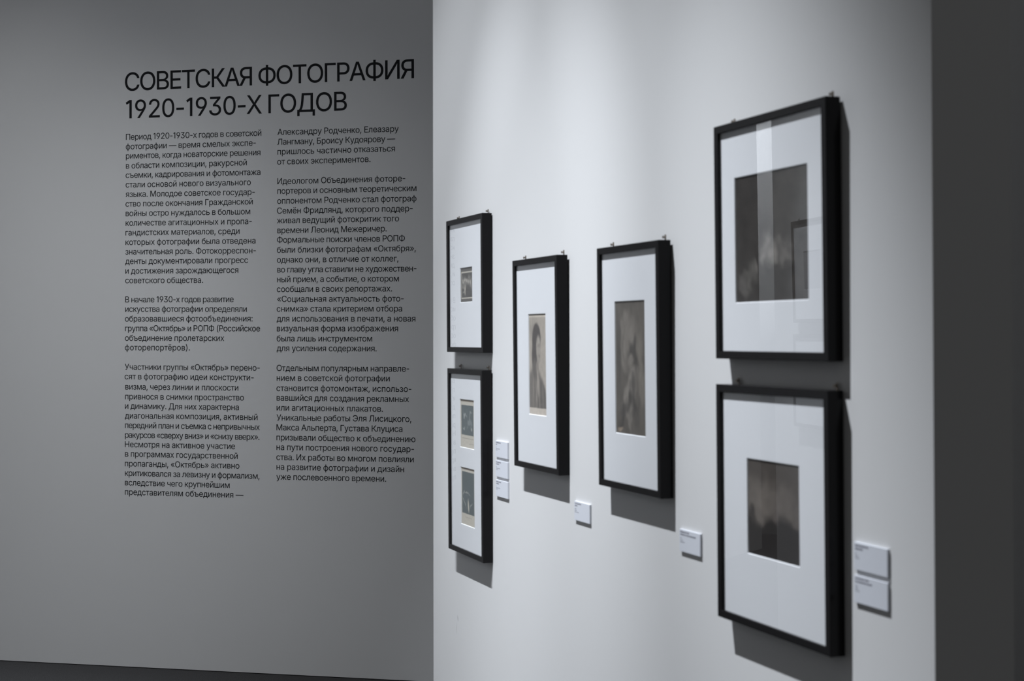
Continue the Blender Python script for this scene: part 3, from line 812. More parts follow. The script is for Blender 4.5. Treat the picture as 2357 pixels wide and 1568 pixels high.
    'Б': (449, [[60, 0, 60, 509, 364, 509, 364, 452, 125, 452, 125, 295, 242, 295, 275, 293, 305, 288, 332, 278, 355, 264, 374, 248, 390, 228, 402, 205, 408, 179, 411, 151, 408, 121, 402, 95, 390, 71, 375, 50, 355, 32, 332, 18, 305, 8, 275, 2, 242, 0], [125, 56, 240, 56, 272, 59, 298, 67, 320, 81, 335, 100, 344, 123, 347, 151, 344, 177, 335, 199, 320, 216, 298, 229, 272, 236, 240, 239, 125, 239]]),
    'В': (456, [[60, 0, 60, 509, 241, 509, 274, 507, 304, 501, 329, 491, 350, 477, 367, 461, 381, 442, 390, 421, 396, 398, 398, 374, 397, 353, 393, 336, 387, 320, 378, 307, 368, 295, 356, 286, 343, 278, 329, 272, 315, 267, 315, 262, 331, 260, 347, 254, 363, 245, 378, 234, 391, 220, 402, 203, 411, 184, 416, 161, 418, 136, 416, 111, 410, 88, 400, 67, 386, 48, 368, 31, 344, 18, 317, 8, 284, 2, 247, 0], [125, 57, 245, 57, 281, 60, 309, 67, 330, 80, 344, 96, 353, 115, 355, 137, 354, 153, 350, 169, 342, 184, 333, 197, 320, 209, 306, 218, 289, 225, 269, 229, 248, 231, 125, 231], [125, 285, 238, 285, 256, 287, 273, 290, 288, 296, 302, 304, 314, 314, 323, 326, 330, 340, 335, 355, 336, 372, 333, 393, 326, 412, 313, 429, 294, 442, 270, 449, 240, 452, 125, 452]]),
    'Г': (401, [[370, 509, 370, 452, 125, 452, 125, 0, 60, 0, 60, 509]]),
    'Д': (569, [[32, -109, 32, 57, 73, 57, 81, 65, 89, 75, 97, 86, 104, 99, 111, 114, 117, 132, 123, 151, 128, 174, 133, 199, 145, 294, 162, 509, 480, 509, 480, 57, 537, 57, 537, -109, 475, -109, 475, 0, 94, 0, 94, -109], [147, 57, 416, 57, 416, 452, 221, 452, 208, 294, 196, 194, 190, 164, 184, 136, 176, 111, 168, 90, 158, 71]]),
    'Е': (419, [[60, 0, 60, 509, 372, 509, 372, 452, 125, 452, 125, 286, 355, 286, 355, 229, 125, 229, 125, 57, 375, 57, 375, 0]]),
    'И': (523, [[463, 0, 398, 0, 398, 291, 399, 328, 402, 384, 404, 454, 416, 452, 376, 381, 346, 331, 321, 290, 137, 0, 60, 0, 60, 509, 125, 509, 125, 195, 124, 157, 123, 108, 118, 54, 110, 55, 136, 107, 161, 151, 180, 183, 388, 509, 463, 509]]),
    'К': (467, [[60, 0, 60, 509, 125, 509, 125, 287, 196, 287, 362, 509, 440, 509, 251, 262, 449, 0, 371, 0, 199, 231, 125, 231, 125, 0]]),
    'Л': (520, [[32, 0, 32, 57, 45, 57, 60, 58, 73, 61, 84, 66, 93, 75, 100, 87, 107, 103, 112, 123, 116, 149, 119, 181, 146, 509, 460, 509, 460, 0, 395, 0, 395, 452, 205, 452, 182, 175, 179, 147, 175, 121, 170, 97, 164, 76, 157, 58, 147, 42, 137, 29, 124, 19, 109, 10, 92, 5, 73, 1, 51, 0]]),
    'М': (628, [[60, 0, 60, 509, 152, 509, 277, 187, 287, 159, 299, 123, 311, 84, 322, 49, 307, 49, 318, 83, 330, 121, 342, 158, 352, 187, 476, 509, 568, 509, 568, 0, 504, 0, 504, 291, 504, 327, 505, 369, 506, 413, 507, 457, 513, 457, 498, 409, 482, 363, 467, 322, 456, 291, 342, 0, 286, 0, 170, 291, 159, 321, 145, 361, 129, 408, 112, 457, 119, 457, 120, 416, 121, 372, 122, 328, 122, 291, 122, 0]]),
    'Н': (517, [[60, 0, 60, 509, 125, 509, 125, 289, 392, 289, 392, 509, 457, 509, 457, 0, 392, 0, 392, 232, 125, 232, 125, 0]]),
    'О': (533, [[267, -7, 241, -6, 217, -2, 194, 5, 171, 13, 150, 25, 131, 39, 113, 55, 97, 73, 82, 93, 70, 115, 59, 140, 51, 166, 45, 193, 41, 223, 40, 254, 41, 285, 45, 315, 51, 343, 59, 369, 70, 393, 82, 415, 97, 436, 113, 454, 131, 470, 150, 484, 171, 495, 194, 504, 217, 510, 241, 514, 267, 516, 293, 514, 317, 510, 340, 504, 363, 495, 384, 484, 403, 470, 421, 454, 437, 436, 451, 415, 464, 393, 474, 369, 482, 343, 488, 315, 492, 285, 493, 254, 492, 223, 488, 193, 482, 166, 474, 140, 464, 115, 451, 93, 437, 73, 421, 55, 403, 39, 384, 25, 363, 13, 340, 5, 317, -2, 293, -6], [267, 53, 296, 55, 324, 63, 349, 76, 372, 94, 392, 116, 408, 144, 420, 176, 428, 213, 430, 254, 428, 295, 420, 332, 408, 365, 392, 392, 372, 415, 349, 433, 324, 446, 296, 453, 267, 456, 237, 453, 210, 445, 184, 433, 161, 415, 142, 392, 125, 364, 113, 332, 106, 295, 103, 254, 106, 213, 113, 176, 125, 144, 142, 117, 161, 94, 184, 76, 210, 63, 237, 55]]),
    'П': (517, [[457, 509, 457, 0, 392, 0, 392, 452, 125, 452, 125, 0, 60, 0, 60, 509]]),
    'Р': (445, [[60, 0, 60, 509, 235, 509, 272, 506, 305, 499, 332, 487, 356, 471, 375, 452, 390, 430, 400, 404, 407, 377, 409, 348, 407, 318, 400, 291, 390, 265, 375, 243, 356, 223, 332, 207, 305, 195, 272, 188, 235, 186, 109, 186, 109, 242, 233, 242, 257, 244, 279, 248, 297, 256, 312, 266, 324, 279, 333, 294, 339, 310, 343, 328, 344, 348, 343, 367, 339, 385, 333, 402, 324, 416, 312, 428, 297, 439, 279, 446, 257, 451, 232, 452, 125, 452, 125, 0]]),
    'С': (510, [[267, -7, 242, -6, 217, -2, 194, 5, 171, 13, 150, 25, 131, 39, 113, 55, 97, 73, 82, 93, 70, 115, 59, 140, 51, 166, 45, 193, 41, 223, 40, 254, 41, 285, 45, 315, 51, 343, 59, 369, 70, 393, 82, 415, 97, 436, 113, 454, 131, 470, 150, 484, 171, 495, 194, 504, 217, 510, 242, 514, 267, 516, 293, 514, 317, 511, 340, 504, 362, 496, 383, 485, 402, 471, 419, 456, 435, 438, 448, 418, 459, 397, 467, 373, 473, 348, 408, 348, 404, 365, 397, 380, 389, 395, 380, 407, 369, 418, 357, 428, 344, 437, 330, 444, 315, 449, 300, 453, 284, 455, 267, 456, 237, 453, 209, 445, 184, 432, 161, 414, 141, 391, 125, 364, 113, 332, 106, 295, 103, 254, 106, 213, 113, 177, 125, 145, 141, 117, 161, 94, 184, 76, 210, 63, 237, 56, 267, 53, 284, 54, 300, 56, 315, 60, 330, 65, 344, 72, 357, 81, 369, 90, 380, 102, 389, 114, 397, 128, 404, 144, 408, 160, 473, 160, 467, 135, 459, 112, 448, 91, 435, 71, 420, 53, 402, 38, 383, 24, 363, 13, 341, 5, 317, -2, 293, -6]]),
    'Т': (449, [[32, 452, 32, 509, 417, 509, 417, 452, 257, 452, 257, 0, 193, 0, 193, 452]]),
    'У': (437, [[87, 0, 87, 57, 122, 57, 138, 58, 151, 61, 163, 65, 172, 72, 180, 81, 185, 92, 195, 116, 16, 509, 87, 509, 154, 357, 185, 282, 209, 215, 232, 149, 214, 149, 248, 245, 290, 357, 351, 509, 420, 509, 244, 84, 237, 68, 229, 54, 220, 40, 210, 29, 198, 19, 184, 11, 166, 5, 145, 1, 121, 0]]),
    'Ф': (578, [[267, 37, 240, 38, 214, 41, 190, 46, 168, 54, 146, 63, 115, 83, 89, 109, 68, 139, 58, 159, 50, 181, 45, 204, 41, 228, 40, 254, 41, 280, 45, 305, 50, 328, 58, 350, 68, 370, 89, 400, 115, 425, 146, 446, 168, 455, 190, 463, 214, 468, 240, 471, 267, 472, 311, 472, 338, 471, 364, 468, 388, 463, 410, 455, 431, 446, 463, 425, 489, 400, 510, 370, 520, 350, 527, 328, 533, 305, 536, 280, 537, 254, 536, 228, 533, 204, 527, 181, 520, 159, 510, 139, 489, 109, 463, 83, 431, 63, 410, 54, 388, 46, 364, 41, 338, 38, 311, 37], [269, 96, 308, 96, 342, 98, 373, 104, 399, 114, 422, 128, 441, 146, 456, 168, 466, 193, 473, 222, 475, 254, 473, 287, 466, 315, 456, 341, 441, 362, 422, 380, 399, 395, 373, 405, 342, 411, 308, 413, 269, 413, 235, 411, 205, 405, 179, 395, 156, 380, 137, 362, 122, 341, 111, 315, 105, 287, 103, 254, 105, 222, 111, 193, 122, 168, 137, 146, 156, 128, 179, 114, 205, 104, 235, 98], [257, -29, 257, 538, 321, 538, 321, -29]]),
    'Х': (474, [[18, 0, 217, 284, 217, 236, 29, 509, 104, 509, 178, 400, 204, 361, 223, 329, 243, 292, 232, 292, 252, 329, 272, 361, 298, 400, 374, 509, 446, 509, 259, 239, 259, 287, 456, 0, 382, 0, 292, 129, 268, 165, 250, 195, 230, 231, 244, 231, 225, 196, 206, 166, 182, 129, 91, 0]]),
    'Э': (510, [[243, -7, 217, -6, 193, -2, 169, 5, 147, 14, 127, 25, 108, 38, 90, 54, 75, 71, 62, 91, 51, 112, 43, 136, 37, 160, 102, 160, 106, 144, 113, 128, 121, 114, 130, 102, 141, 90, 153, 80, 166, 72, 180, 65, 195, 60, 211, 56, 227, 54, 243, 53, 273, 56, 301, 63, 327, 76, 350, 94, 369, 117, 385, 145, 397, 177, 404, 213, 407, 254, 404, 295, 397, 332, 385, 364, 369, 392, 350, 414, 327, 432, 301, 445, 273, 453, 243, 456, 227, 455, 211, 453, 195, 449, 180, 444, 166, 437, 153, 428, 141, 418, 130, 407, 121, 395, 113, 380, 106, 365, 102, 348, 37, 348, 43, 373, 51, 397, 62, 418, 76, 438, 91, 456, 108, 471, 127, 485, 148, 496, 170, 504, 193, 511, 218, 514, 243, 516, 269, 514, 293, 510, 317, 504, 339, 495, 360, 484, 380, 470, 398, 454, 414, 436, 428, 415, 441, 393, 451, 369, 459, 343, 465, 315, 469, 285, 470, 254, 469, 223, 465, 194, 459, 166, 451, 140, 440, 116, 428, 93, 413, 73, 397, 55, 380, 39, 360, 25, 339, 14, 317, 5, 293, -2, 269, -6], [194, 231, 194, 288, 429, 288, 429, 231]]),
    'Я': (449, [[389, 0, 324, 0, 324, 452, 216, 452, 192, 451, 170, 446, 152, 440, 137, 430, 125, 419, 115, 405, 109, 389, 105, 371, 104, 352, 105, 333, 109, 316, 115, 300, 125, 287, 137, 276, 152, 267, 170, 260, 191, 256, 216, 255, 353, 255, 353, 198, 213, 198, 177, 200, 144, 206, 116, 217, 93, 232, 74, 250, 59, 271, 48, 296, 42, 323, 40, 352, 42, 381, 48, 408, 59, 433, 73, 455, 92, 473, 116, 489, 144, 500, 176, 506, 213, 509, 389, 509], [96, 0, 22, 0, 146, 229, 219, 229]]),
    'а': (389, [[160, -9, 137, -7, 115, -3, 94, 5, 76, 15, 60, 29, 48, 45, 38, 63, 32, 84, 30, 108, 32, 128, 36, 146, 43, 161, 53, 174, 64, 184, 78, 193, 92, 200, 108, 206, 125, 211, 178, 220, 234, 227, 247, 229, 257, 231, 265, 235, 271, 240, 274, 246, 276, 255, 276, 257, 275, 272, 272, 285, 267, 297, 260, 307, 251, 315, 240, 322, 227, 327, 212, 330, 196, 331, 178, 330, 163, 327, 149, 322, 137, 316, 127, 309, 118, 301, 110, 292, 104, 283, 100, 274, 41, 291, 51, 313, 64, 331, 79, 346, 95, 358, 114, 368, 133, 375, 153, 380, 173, 383, 194, 384, 208, 384, 223, 382, 239, 379, 255, 375, 271, 369, 286, 360, 300, 350, 312, 336, 322, 320, 330, 301, 335, 278, 337, 251, 337, 0, 277, 0, 277, 52, 272, 52, 267, 43, 260, 34, 252, 25, 242, 16, 229, 8, 215, 1, 199, -4, 181, -7], [170, 45, 192, 47, 211, 51, 228, 59, 242, 68, 254, 80, 263, 93, 270, 108, 274, 122, 276, 138, 276, 190, 272, 187, 267, 184, 259, 182, 231, 176, 200, 171, 175, 168, 161, 166, 147, 163, 134, 159, 122, 153, 112, 147, 103, 139, 97, 130, 93, 118, 92, 105, 93, 93, 96, 82, 102, 72, 109, 64, 119, 57, 130, 52, 142, 48, 156, 46]]),
    'б': (411, [[208, -8, 176, -6, 147, 2, 119, 15, 95, 33, 74, 55, 57, 82, 44, 113, 37, 147, 34, 185, 34, 198, 35, 236, 37, 270, 41, 301, 46, 329, 54, 354, 62, 376, 73, 395, 86, 412, 101, 426, 118, 438, 137, 448, 159, 455, 183, 461, 209, 465, 238, 468, 252, 470, 264, 472, 273, 475, 281, 478, 286, 483, 290, 488, 292, 494, 293, 501, 294, 509, 349, 509, 347, 491, 344, 475, 338, 461, 330, 449, 318, 439, 304, 431, 286, 424, 264, 420, 238, 417, 206, 414, 178, 408, 155, 401, 135, 390, 119, 375, 107, 356, 97, 332, 90, 302, 85, 266, 86, 266, 94, 283, 105, 299, 118, 314, 132, 328, 149, 340, 167, 350, 187, 357, 207, 362, 229, 363, 256, 361, 281, 353, 304, 339, 325, 322, 343, 300, 357, 274, 368, 246, 375, 215, 377, 181, 375, 147, 368, 114, 355, 84, 339, 58, 319, 35, 295, 17, 268, 3, 239, -5], [208, 46, 230, 48, 249, 53, 266, 62, 281, 74, 293, 89, 303, 108, 310, 129, 315, 152, 316, 178, 315, 204, 311, 228, 304, 249, 294, 267, 282, 282, 268, 294, 251, 303, 232, 308, 211, 310, 189, 308, 169, 302, 151, 293, 135, 280, 121, 264, 110, 245, 102, 224, 97, 201, 96, 175, 97, 151, 102, 129, 109, 109, 119, 90, 132, 75, 148, 62, 166, 53, 186, 48]]),
    'в': (392, [[53, 0, 53, 379, 208, 379, 247, 376, 280, 367, 307, 352, 327, 331, 339, 307, 343, 278, 341, 258, 335, 240, 324, 226, 309, 214, 291, 205, 270, 199, 284, 196, 298, 191, 312, 185, 325, 176, 336, 165, 345, 152, 352, 138, 357, 121, 358, 102, 356, 84, 351, 66, 343, 50, 331, 35, 317, 23, 300, 13, 280, 6, 257, 1, 232, 0], [111, 56, 232, 56, 251, 57, 266, 62, 279, 70, 288, 80, 293, 93, 295, 108, 293, 125, 288, 141, 279, 153, 266, 162, 251, 167, 232, 169, 111, 169], [111, 220, 209, 220, 230, 222, 248, 227, 263, 234, 273, 245, 280, 258, 282, 273, 280, 288, 273, 300, 262, 310, 248, 318, 230, 322, 208, 324, 111, 324]]),
    'г': (304, [[290, 379, 290, 323, 114, 323, 114, 0, 53, 0, 53, 379]]),
    'д': (427, [[13, -110, 13, 56, 44, 56, 52, 65, 58, 73, 65, 82, 70, 93, 75, 104, 79, 116, 90, 164, 98, 231, 110, 379, 356, 379, 356, 56, 414, 56, 414, -110, 353, -110, 353, 0, 74, 0, 74, -110], [114, 56, 295, 56, 295, 323, 166, 323, 157, 231, 153, 193, 148, 158, 143, 127, 135, 99, 126, 76]]),
    'е': (404, [[212, -8, 177, -5, 145, 3, 117, 16, 92, 35, 72, 58, 56, 85, 44, 116, 37, 150, 34, 187, 36, 224, 44, 258, 55, 290, 71, 317, 91, 340, 115, 359, 142, 373, 172, 382, 205, 384, 226, 383, 246, 380, 266, 374, 285, 366, 303, 355, 319, 341, 334, 324, 347, 305, 357, 282, 365, 256, 370, 227, 371, 194, 371, 169, 75, 169, 75, 221, 338, 221, 310, 202, 308, 226, 304, 248, 298, 269, 288, 286, 277, 301, 263, 314, 246, 323, 227, 328, 205, 330, 183, 328, 164, 323, 146, 313, 131, 301, 119, 286, 109, 270, 102, 251, 97, 231, 96, 211, 96, 178, 98, 151, 102, 127, 110, 106, 121, 88, 135, 73, 151, 61, 169, 53, 190, 48, 212, 46, 227, 47, 241, 49, 254, 53, 265, 58, 276, 65, 285, 73, 294, 82, 300, 93, 306, 105, 365, 91, 358, 72, 348, 55, 335, 39, 320, 26, 302, 14, 283, 4, 261, -3, 237, -7]]),
    'ж': (563, [[21, 0, 174, 193, 23, 379, 95, 379, 221, 218, 252, 218, 252, 379, 313, 379, 313, 218, 342, 218, 468, 379, 541, 379, 390, 193, 543, 0, 469, 0, 342, 162, 313, 162, 313, 0, 252, 0, 252, 162, 223, 162, 95, 0]]),
    'з': (343, [[171, -4, 146, -3, 123, 1, 101, 8, 82, 17, 65, 29, 51, 43, 40, 59, 34, 76, 31, 95, 94, 95, 97, 82, 105, 71, 117, 61, 133, 54, 151, 49, 171, 47, 193, 49, 211, 55, 227, 65, 239, 77, 246, 92, 249, 109, 246, 126, 239, 141, 226, 154, 208, 163, 187, 169, 163, 171, 138, 171, 138, 217, 163, 217, 183, 219, 201, 224, 217, 233, 229, 245, 236, 259, 238, 276, 236, 292, 230, 306, 220, 318, 207, 327, 191, 332, 173, 334, 154, 332, 137, 327, 122, 319, 109, 309, 102, 296, 99, 281, 40, 281, 42, 301, 48, 319, 59, 335, 72, 349, 88, 361, 107, 371, 128, 378, 150, 382, 173, 384, 197, 382, 220, 377, 239, 370, 257, 359, 271, 346, 283, 332, 291, 315, 296, 298, 298, 279, 296, 258, 289, 240, 277, 224, 262, 212, 245, 203, 225, 197, 225, 194, 252, 188, 273, 178, 291, 164, 303, 147, 310, 127, 313, 104, 311, 84, 305, 66, 294, 48, 281, 33, 264, 20, 244, 10, 222, 2, 198, -3]]),
    'и': (411, [[358, 0, 296, 0, 296, 274, 293, 274, 111, 0, 53, 0, 53, 379, 114, 379, 114, 104, 118, 104, 300, 379, 358, 379]]),
    'й': (411, [[358, 0, 296, 0, 296, 274, 293, 274, 111, 0, 53, 0, 53, 379, 114, 379, 114, 104, 118, 104, 300, 379, 358, 379], [205, 433, 187, 434, 171, 439, 155, 446, 142, 455, 130, 467, 120, 481, 112, 496, 108, 512, 107, 529, 151, 529, 153, 515, 158, 502, 166, 491, 177, 483, 190, 478, 205, 476, 220, 478, 233, 483, 244, 491, 252, 502, 257, 515, 259, 529, 304, 529, 303, 512, 298, 496, 291, 481, 281, 467, 269, 456, 256, 446, 240, 439, 223, 434]]),
    'к': (376, [[53, 0, 53, 379, 114, 379, 114, 215, 152, 215, 288, 379, 366, 379, 213, 196, 368, 0, 290, 0, 167, 159, 114, 159, 114, 0]]),
    'л': (400, [[6, 0, 6, 56, 20, 56, 31, 57, 40, 59, 48, 63, 56, 68, 62, 76, 67, 86, 71, 98, 75, 114, 78, 133, 84, 211, 91, 379, 348, 379, 348, 0, 286, 0, 286, 323, 149, 323, 143, 189, 140, 150, 135, 115, 129, 84, 120, 58, 109, 37, 94, 21, 76, 9, 54, 2, 27, 0]]),
    'м': (535, [[53, 0, 53, 379, 144, 379, 232, 168, 246, 132, 257, 100, 265, 70, 273, 41, 263, 41, 270, 69, 278, 100, 289, 132, 303, 168, 390, 379, 482, 379, 482, 0, 421, 0, 421, 197, 421, 237, 422, 276, 422, 315, 423, 354, 430, 354, 415, 300, 399, 252, 377, 198, 294, 0, 240, 0, 156, 198, 135, 252, 118, 300, 102, 354, 111, 354, 112, 318, 113, 279, 113, 238, 113, 197, 113, 0]]),
    'н': (409, [[309, 223, 309, 167, 99, 167, 99, 223], [114, 379, 114, 0, 53, 0, 53, 379], [356, 379, 356, 0, 295, 0, 295, 379]]),
    'о': (415, [[207, -8, 174, -5, 144, 3, 117, 16, 93, 35, 72, 58, 56, 85, 44, 116, 37, 150, 34, 187, 37, 225, 44, 260, 56, 291, 72, 318, 93, 341, 117, 360, 144, 374, 174, 382, 207, 384, 241, 382, 271, 374, 299, 360, 323, 341, 343, 318, 359, 291, 371, 260, 379, 225, 381, 187, 379, 150, 371, 116, 359, 85, 343, 58, 323, 35, 299, 16, 271, 3, 241, -5], [207, 46, 231, 49, 252, 55, 270, 66, 285, 80, 298, 97, 307, 117, 314, 139, 318, 163, 319, 187, 318, 212, 314, 236, 307, 258, 298, 278, 285, 296, 270, 310, 252, 321, 231, 328, 207, 330, 184, 328, 163, 321, 145, 310, 130, 296, 118, 278, 108, 258, 102, 236, 98, 212, 96, 187, 98, 163, 102, 139, 108, 117, 118, 97, 130, 80, 145, 66, 163, 55, 184, 49]]),
    'п': (408, [[355, 379, 355, 0, 294, 0, 294, 323, 114, 323, 114, 0, 53, 0, 53, 379]]),
    'р': (424, [[53, -143, 53, 379, 112, 379, 112, 319, 118, 319, 137, 346, 147, 355, 158, 364, 171, 373, 188, 379, 207, 383, 229, 384, 259, 382, 287, 374, 313, 361, 335, 342, 354, 320, 370, 293, 381, 261, 388, 227, 390, 189, 388, 151, 381, 116, 370, 84, 355, 57, 336, 34, 313, 16, 288, 3, 260, -6, 229, -8, 208, -7, 189, -3, 173, 4, 159, 12, 147, 21, 138, 31, 118, 59, 114, 59, 114, -143], [220, 47, 242, 49, 262, 55, 279, 66, 294, 80, 306, 97, 316, 117, 323, 139, 327, 163, 328, 189, 327, 215, 323, 239, 316, 261, 307, 281, 295, 298, 280, 311, 262, 322, 243, 328, 220, 330, 198, 328, 178, 322, 161, 312, 147, 299, 134, 282, 125, 263, 118, 241, 114, 216, 113, 189, 114, 162, 118, 138, 125, 115, 135, 95, 147, 78, 162, 65, 179, 55, 198, 49]]),
    'с': (396, [[207, -8, 174, -5, 144, 3, 117, 16, 93, 35, 72, 58, 56, 85, 44, 116, 37, 150, 34, 187, 37, 225, 44, 260, 56, 291, 72, 318, 93, 341, 117, 360, 144, 374, 174, 382, 207, 384, 226, 384, 243, 381, 260, 377, 276, 371, 291, 364, 305, 356, 318, 346, 330, 335, 340, 322, 349, 308, 356, 293, 362, 277, 303, 262, 300, 272, 295, 281, 290, 289, 284, 297, 278, 304, 270, 311, 261, 316, 252, 321, 242, 325, 231, 328, 220, 329, 207, 330, 184, 328, 163, 321, 145, 310, 130, 296, 118, 278, 108, 258, 102, 236, 98, 212, 96, 187, 98, 163, 102, 139, 108, 117, 118, 97, 130, 80, 145, 66, 163, 55, 184, 49, 207, 46, 220, 47, 232, 49, 243, 52, 253, 55, 262, 60, 271, 66, 279, 73, 285, 80, 292, 89, 297, 98, 301, 107, 304, 117, 363, 102, 357, 86, 350, 70, 341, 56, 331, 43, 319, 32, 306, 21, 292, 12, 277, 5, 261, -1, 244, -5, 226, -7]]),
    'т': (325, [[132, 0, 132, 325, 6, 325, 6, 379, 319, 379, 319, 325, 193, 325, 193, 0]]),
    'у': (389, [[47, -139, 61, -86, 71, -87, 83, -89, 94, -90, 104, -89, 113, -86, 122, -81, 130, -74, 138, -64, 145, -51, 151, -36, 163, -1, 17, 379, 84, 379, 165, 155, 187, 87, 206, 21, 184, 21, 202, 87, 224, 155, 305, 379, 371, 379, 204, -58, 196, -77, 187, -93, 177, -107, 165, -119, 153, -128, 139, -136, 125, -141, 109, -144, 91, -145, 65, -143]]),
    'ф': (477, [[208, -8, 175, -5, 145, 3, 117, 16, 93, 35, 73, 58, 56, 85, 44, 116, 37, 150, 34, 187, 37, 225, 44, 260, 56, 291, 73, 318, 93, 341, 117, 360, 145, 374, 175, 382, 208, 384, 269, 384, 302, 382, 333, 374, 360, 360, 384, 341, 405, 318, 421, 291, 433, 260, 441, 225, 443, 187, 441, 150, 433, 116, 421, 85, 405, 58, 384, 35, 360, 16, 333, 3, 302, -5, 269, -8], [208, 43, 269, 43, 293, 46, 314, 52, 332, 64, 347, 79, 360, 96, 370, 117, 377, 139, 381, 163, 382, 187, 381, 213, 377, 237, 370, 260, 360, 281, 347, 299, 332, 314, 314, 326, 293, 333, 269, 335, 208, 335, 184, 333, 163, 326, 145, 314, 130, 299, 117, 281, 108, 260, 101, 237, 96, 213, 95, 187, 96, 163, 101, 139, 108, 117, 117, 96, 130, 79, 145, 64, 163, 52, 184, 46], [208, -143, 208, 509, 269, 509, 269, -143]]),
    'х': (379, [[21, 0, 171, 218, 171, 171, 29, 379, 100, 379, 147, 306, 179, 253, 207, 206, 175, 206, 202, 253, 233, 306, 282, 379, 352, 379, 209, 169, 209, 214, 358, 0, 287, 0, 231, 85, 200, 136, 173, 182, 205, 182, 178, 136, 148, 85, 91, 0]]),
    'ц': (415, [[53, 0, 53, 379, 114, 379, 114, 56, 294, 56, 294, 379, 355, 379, 355, 0], [344, -109, 344, 0, 318, 0, 318, 56, 405, 56, 405, -109]]),
    'ч': (401, [[198, 118, 157, 122, 121, 134, 92, 153, 70, 181, 57, 216, 53, 258, 53, 379, 114, 379, 114, 258, 116, 232, 124, 211, 138, 195, 155, 184, 175, 177, 198, 175, 221, 176, 244, 178, 264, 182, 324, 199, 324, 143, 285, 130, 244, 122], [287, 0, 287, 379, 348, 379, 348, 0]]),
    'ш': (572, [[53, 379, 114, 379, 114, 56, 255, 56, 255, 379, 316, 379, 316, 56, 458, 56, 458, 379, 519, 379, 519, 0, 53, 0]]),
    'щ': (582, [[53, 379, 114, 379, 114, 56, 255, 56, 255, 379, 316, 379, 316, 56, 458, 56, 458, 379, 519, 379, 519, 0, 53, 0], [508, -109, 508, 0, 482, 0, 482, 56, 569, 56, 569, -109]]),
    'ъ': (448, [[6, 329, 6, 379, 140, 379, 140, 329], [165, 244, 275, 244, 303, 242, 328, 237, 350, 228, 369, 217, 385, 202, 398, 186, 407, 167, 412, 146, 414, 123, 412, 101, 407, 80, 398, 61, 385, 43, 369, 29, 350, 16, 328, 7, 303, 2, 275, 0, 113, 0, 113, 379, 174, 379, 174, 56, 274, 56, 296, 58, 315, 64, 330, 74, 343, 87, 350, 103, 352, 121, 350, 139, 343, 155, 330, 169, 315, 179, 296, 185, 274, 187, 165, 187]]),
    'ы': (511, [[104, 244, 214, 244, 243, 242, 268, 237, 290, 228, 309, 217, 325, 202, 337, 186, 346, 167, 352, 146, 353, 123, 352, 101, 346, 80, 337, 61, 325, 43, 309, 29, 290, 16, 268, 7, 243, 2, 214, 0, 53, 0, 53, 379, 114, 379, 114, 56, 214, 56, 235, 58, 254, 64, 270, 74, 282, 87, 289, 103, 292, 121, 289, 139, 282, 155, 270, 169, 254, 179, 235, 185, 214, 187, 104, 187], [397, 0, 397, 379, 458, 379, 458, 0]]),
    'ь': (388, [[104, 244, 214, 244, 243, 242, 268, 237, 290, 228, 309, 217, 325, 202, 337, 186, 346, 167, 352, 146, 353, 123, 352, 101, 346, 80, 337, 61, 325, 43, 309, 29, 290, 16, 268, 7, 243, 2, 214, 0, 53, 0, 53, 379, 114, 379, 114, 56, 214, 56, 235, 58, 254, 64, 270, 74, 282, 87, 289, 103, 292, 121, 289, 139, 282, 155, 270, 169, 254, 179, 235, 185, 214, 187, 104, 187]]),
    'э': (396, [[188, -8, 170, -7, 152, -5, 135, -1, 119, 5, 104, 12, 89, 21, 76, 32, 65, 43, 55, 56, 46, 70, 39, 86, 33, 102, 91, 117, 95, 107, 99, 98, 104, 89, 110, 80, 117, 73, 125, 66, 134, 60, 143, 55, 153, 52, 164, 49, 176, 47, 188, 46, 212, 49, 233, 55, 251, 66, 266, 80, 278, 97, 287, 117, 294, 139, 298, 163, 299, 187, 298, 212, 294, 236, 287, 258, 278, 278, 266, 296, 251, 310, 233, 321, 212, 328, 188, 330, 176, 329, 164, 328, 154, 325, 144, 321, 134, 316, 126, 311, 118, 304, 111, 297, 105, 289, 100, 281, 96, 272, 93, 262, 34, 277, 40, 293, 47, 308, 56, 322, 66, 335, 78, 346, 91, 356, 105, 364, 120, 371, 136, 377, 153, 381, 170, 384, 188, 384, 221, 382, 252, 374, 279, 360, 303, 341, 323, 318, 340, 291, 352, 260, 359, 225, 362, 187, 359, 150, 352, 116, 340, 85, 323, 58, 303, 35, 279, 16, 252, 3, 221, -5], [309, 163, 132, 163, 132, 218, 309, 218]]),
    'ю': (585, [[53, 0, 53, 379, 111, 379, 111, 0], [97, 162, 97, 217, 235, 217, 235, 162], [377, -8, 344, -5, 313, 3, 286, 16, 262, 35, 242, 58, 226, 85, 213, 116, 206, 150, 204, 187, 206, 225, 213, 260, 226, 291, 242, 318, 262, 341, 286, 360, 313, 374, 344, 382, 377, 384, 410, 382, 440, 374, 468, 360, 492, 341, 512, 318, 529, 291, 541, 260, 548, 225, 550, 187, 548, 150, 541, 116, 529, 85, 512, 58, 492, 35, 468, 16, 440, 3, 410, -5], [377, 46, 401, 49, 422, 55, 440, 66, 455, 80, 467, 97, 477, 117, 483, 139, 487, 163, 489, 187, 487, 212, 483, 236, 477, 258, 467, 278, 455, 296, 440, 310, 422, 321, 401, 328, 377, 330, 353, 328, 333, 321, 315, 310, 300, 296, 287, 278, 278, 258, 271, 236, 267, 212, 266, 187, 267, 163, 271, 139, 278, 117, 287, 97, 300, 80, 315, 66, 333, 55, 353, 49]]),
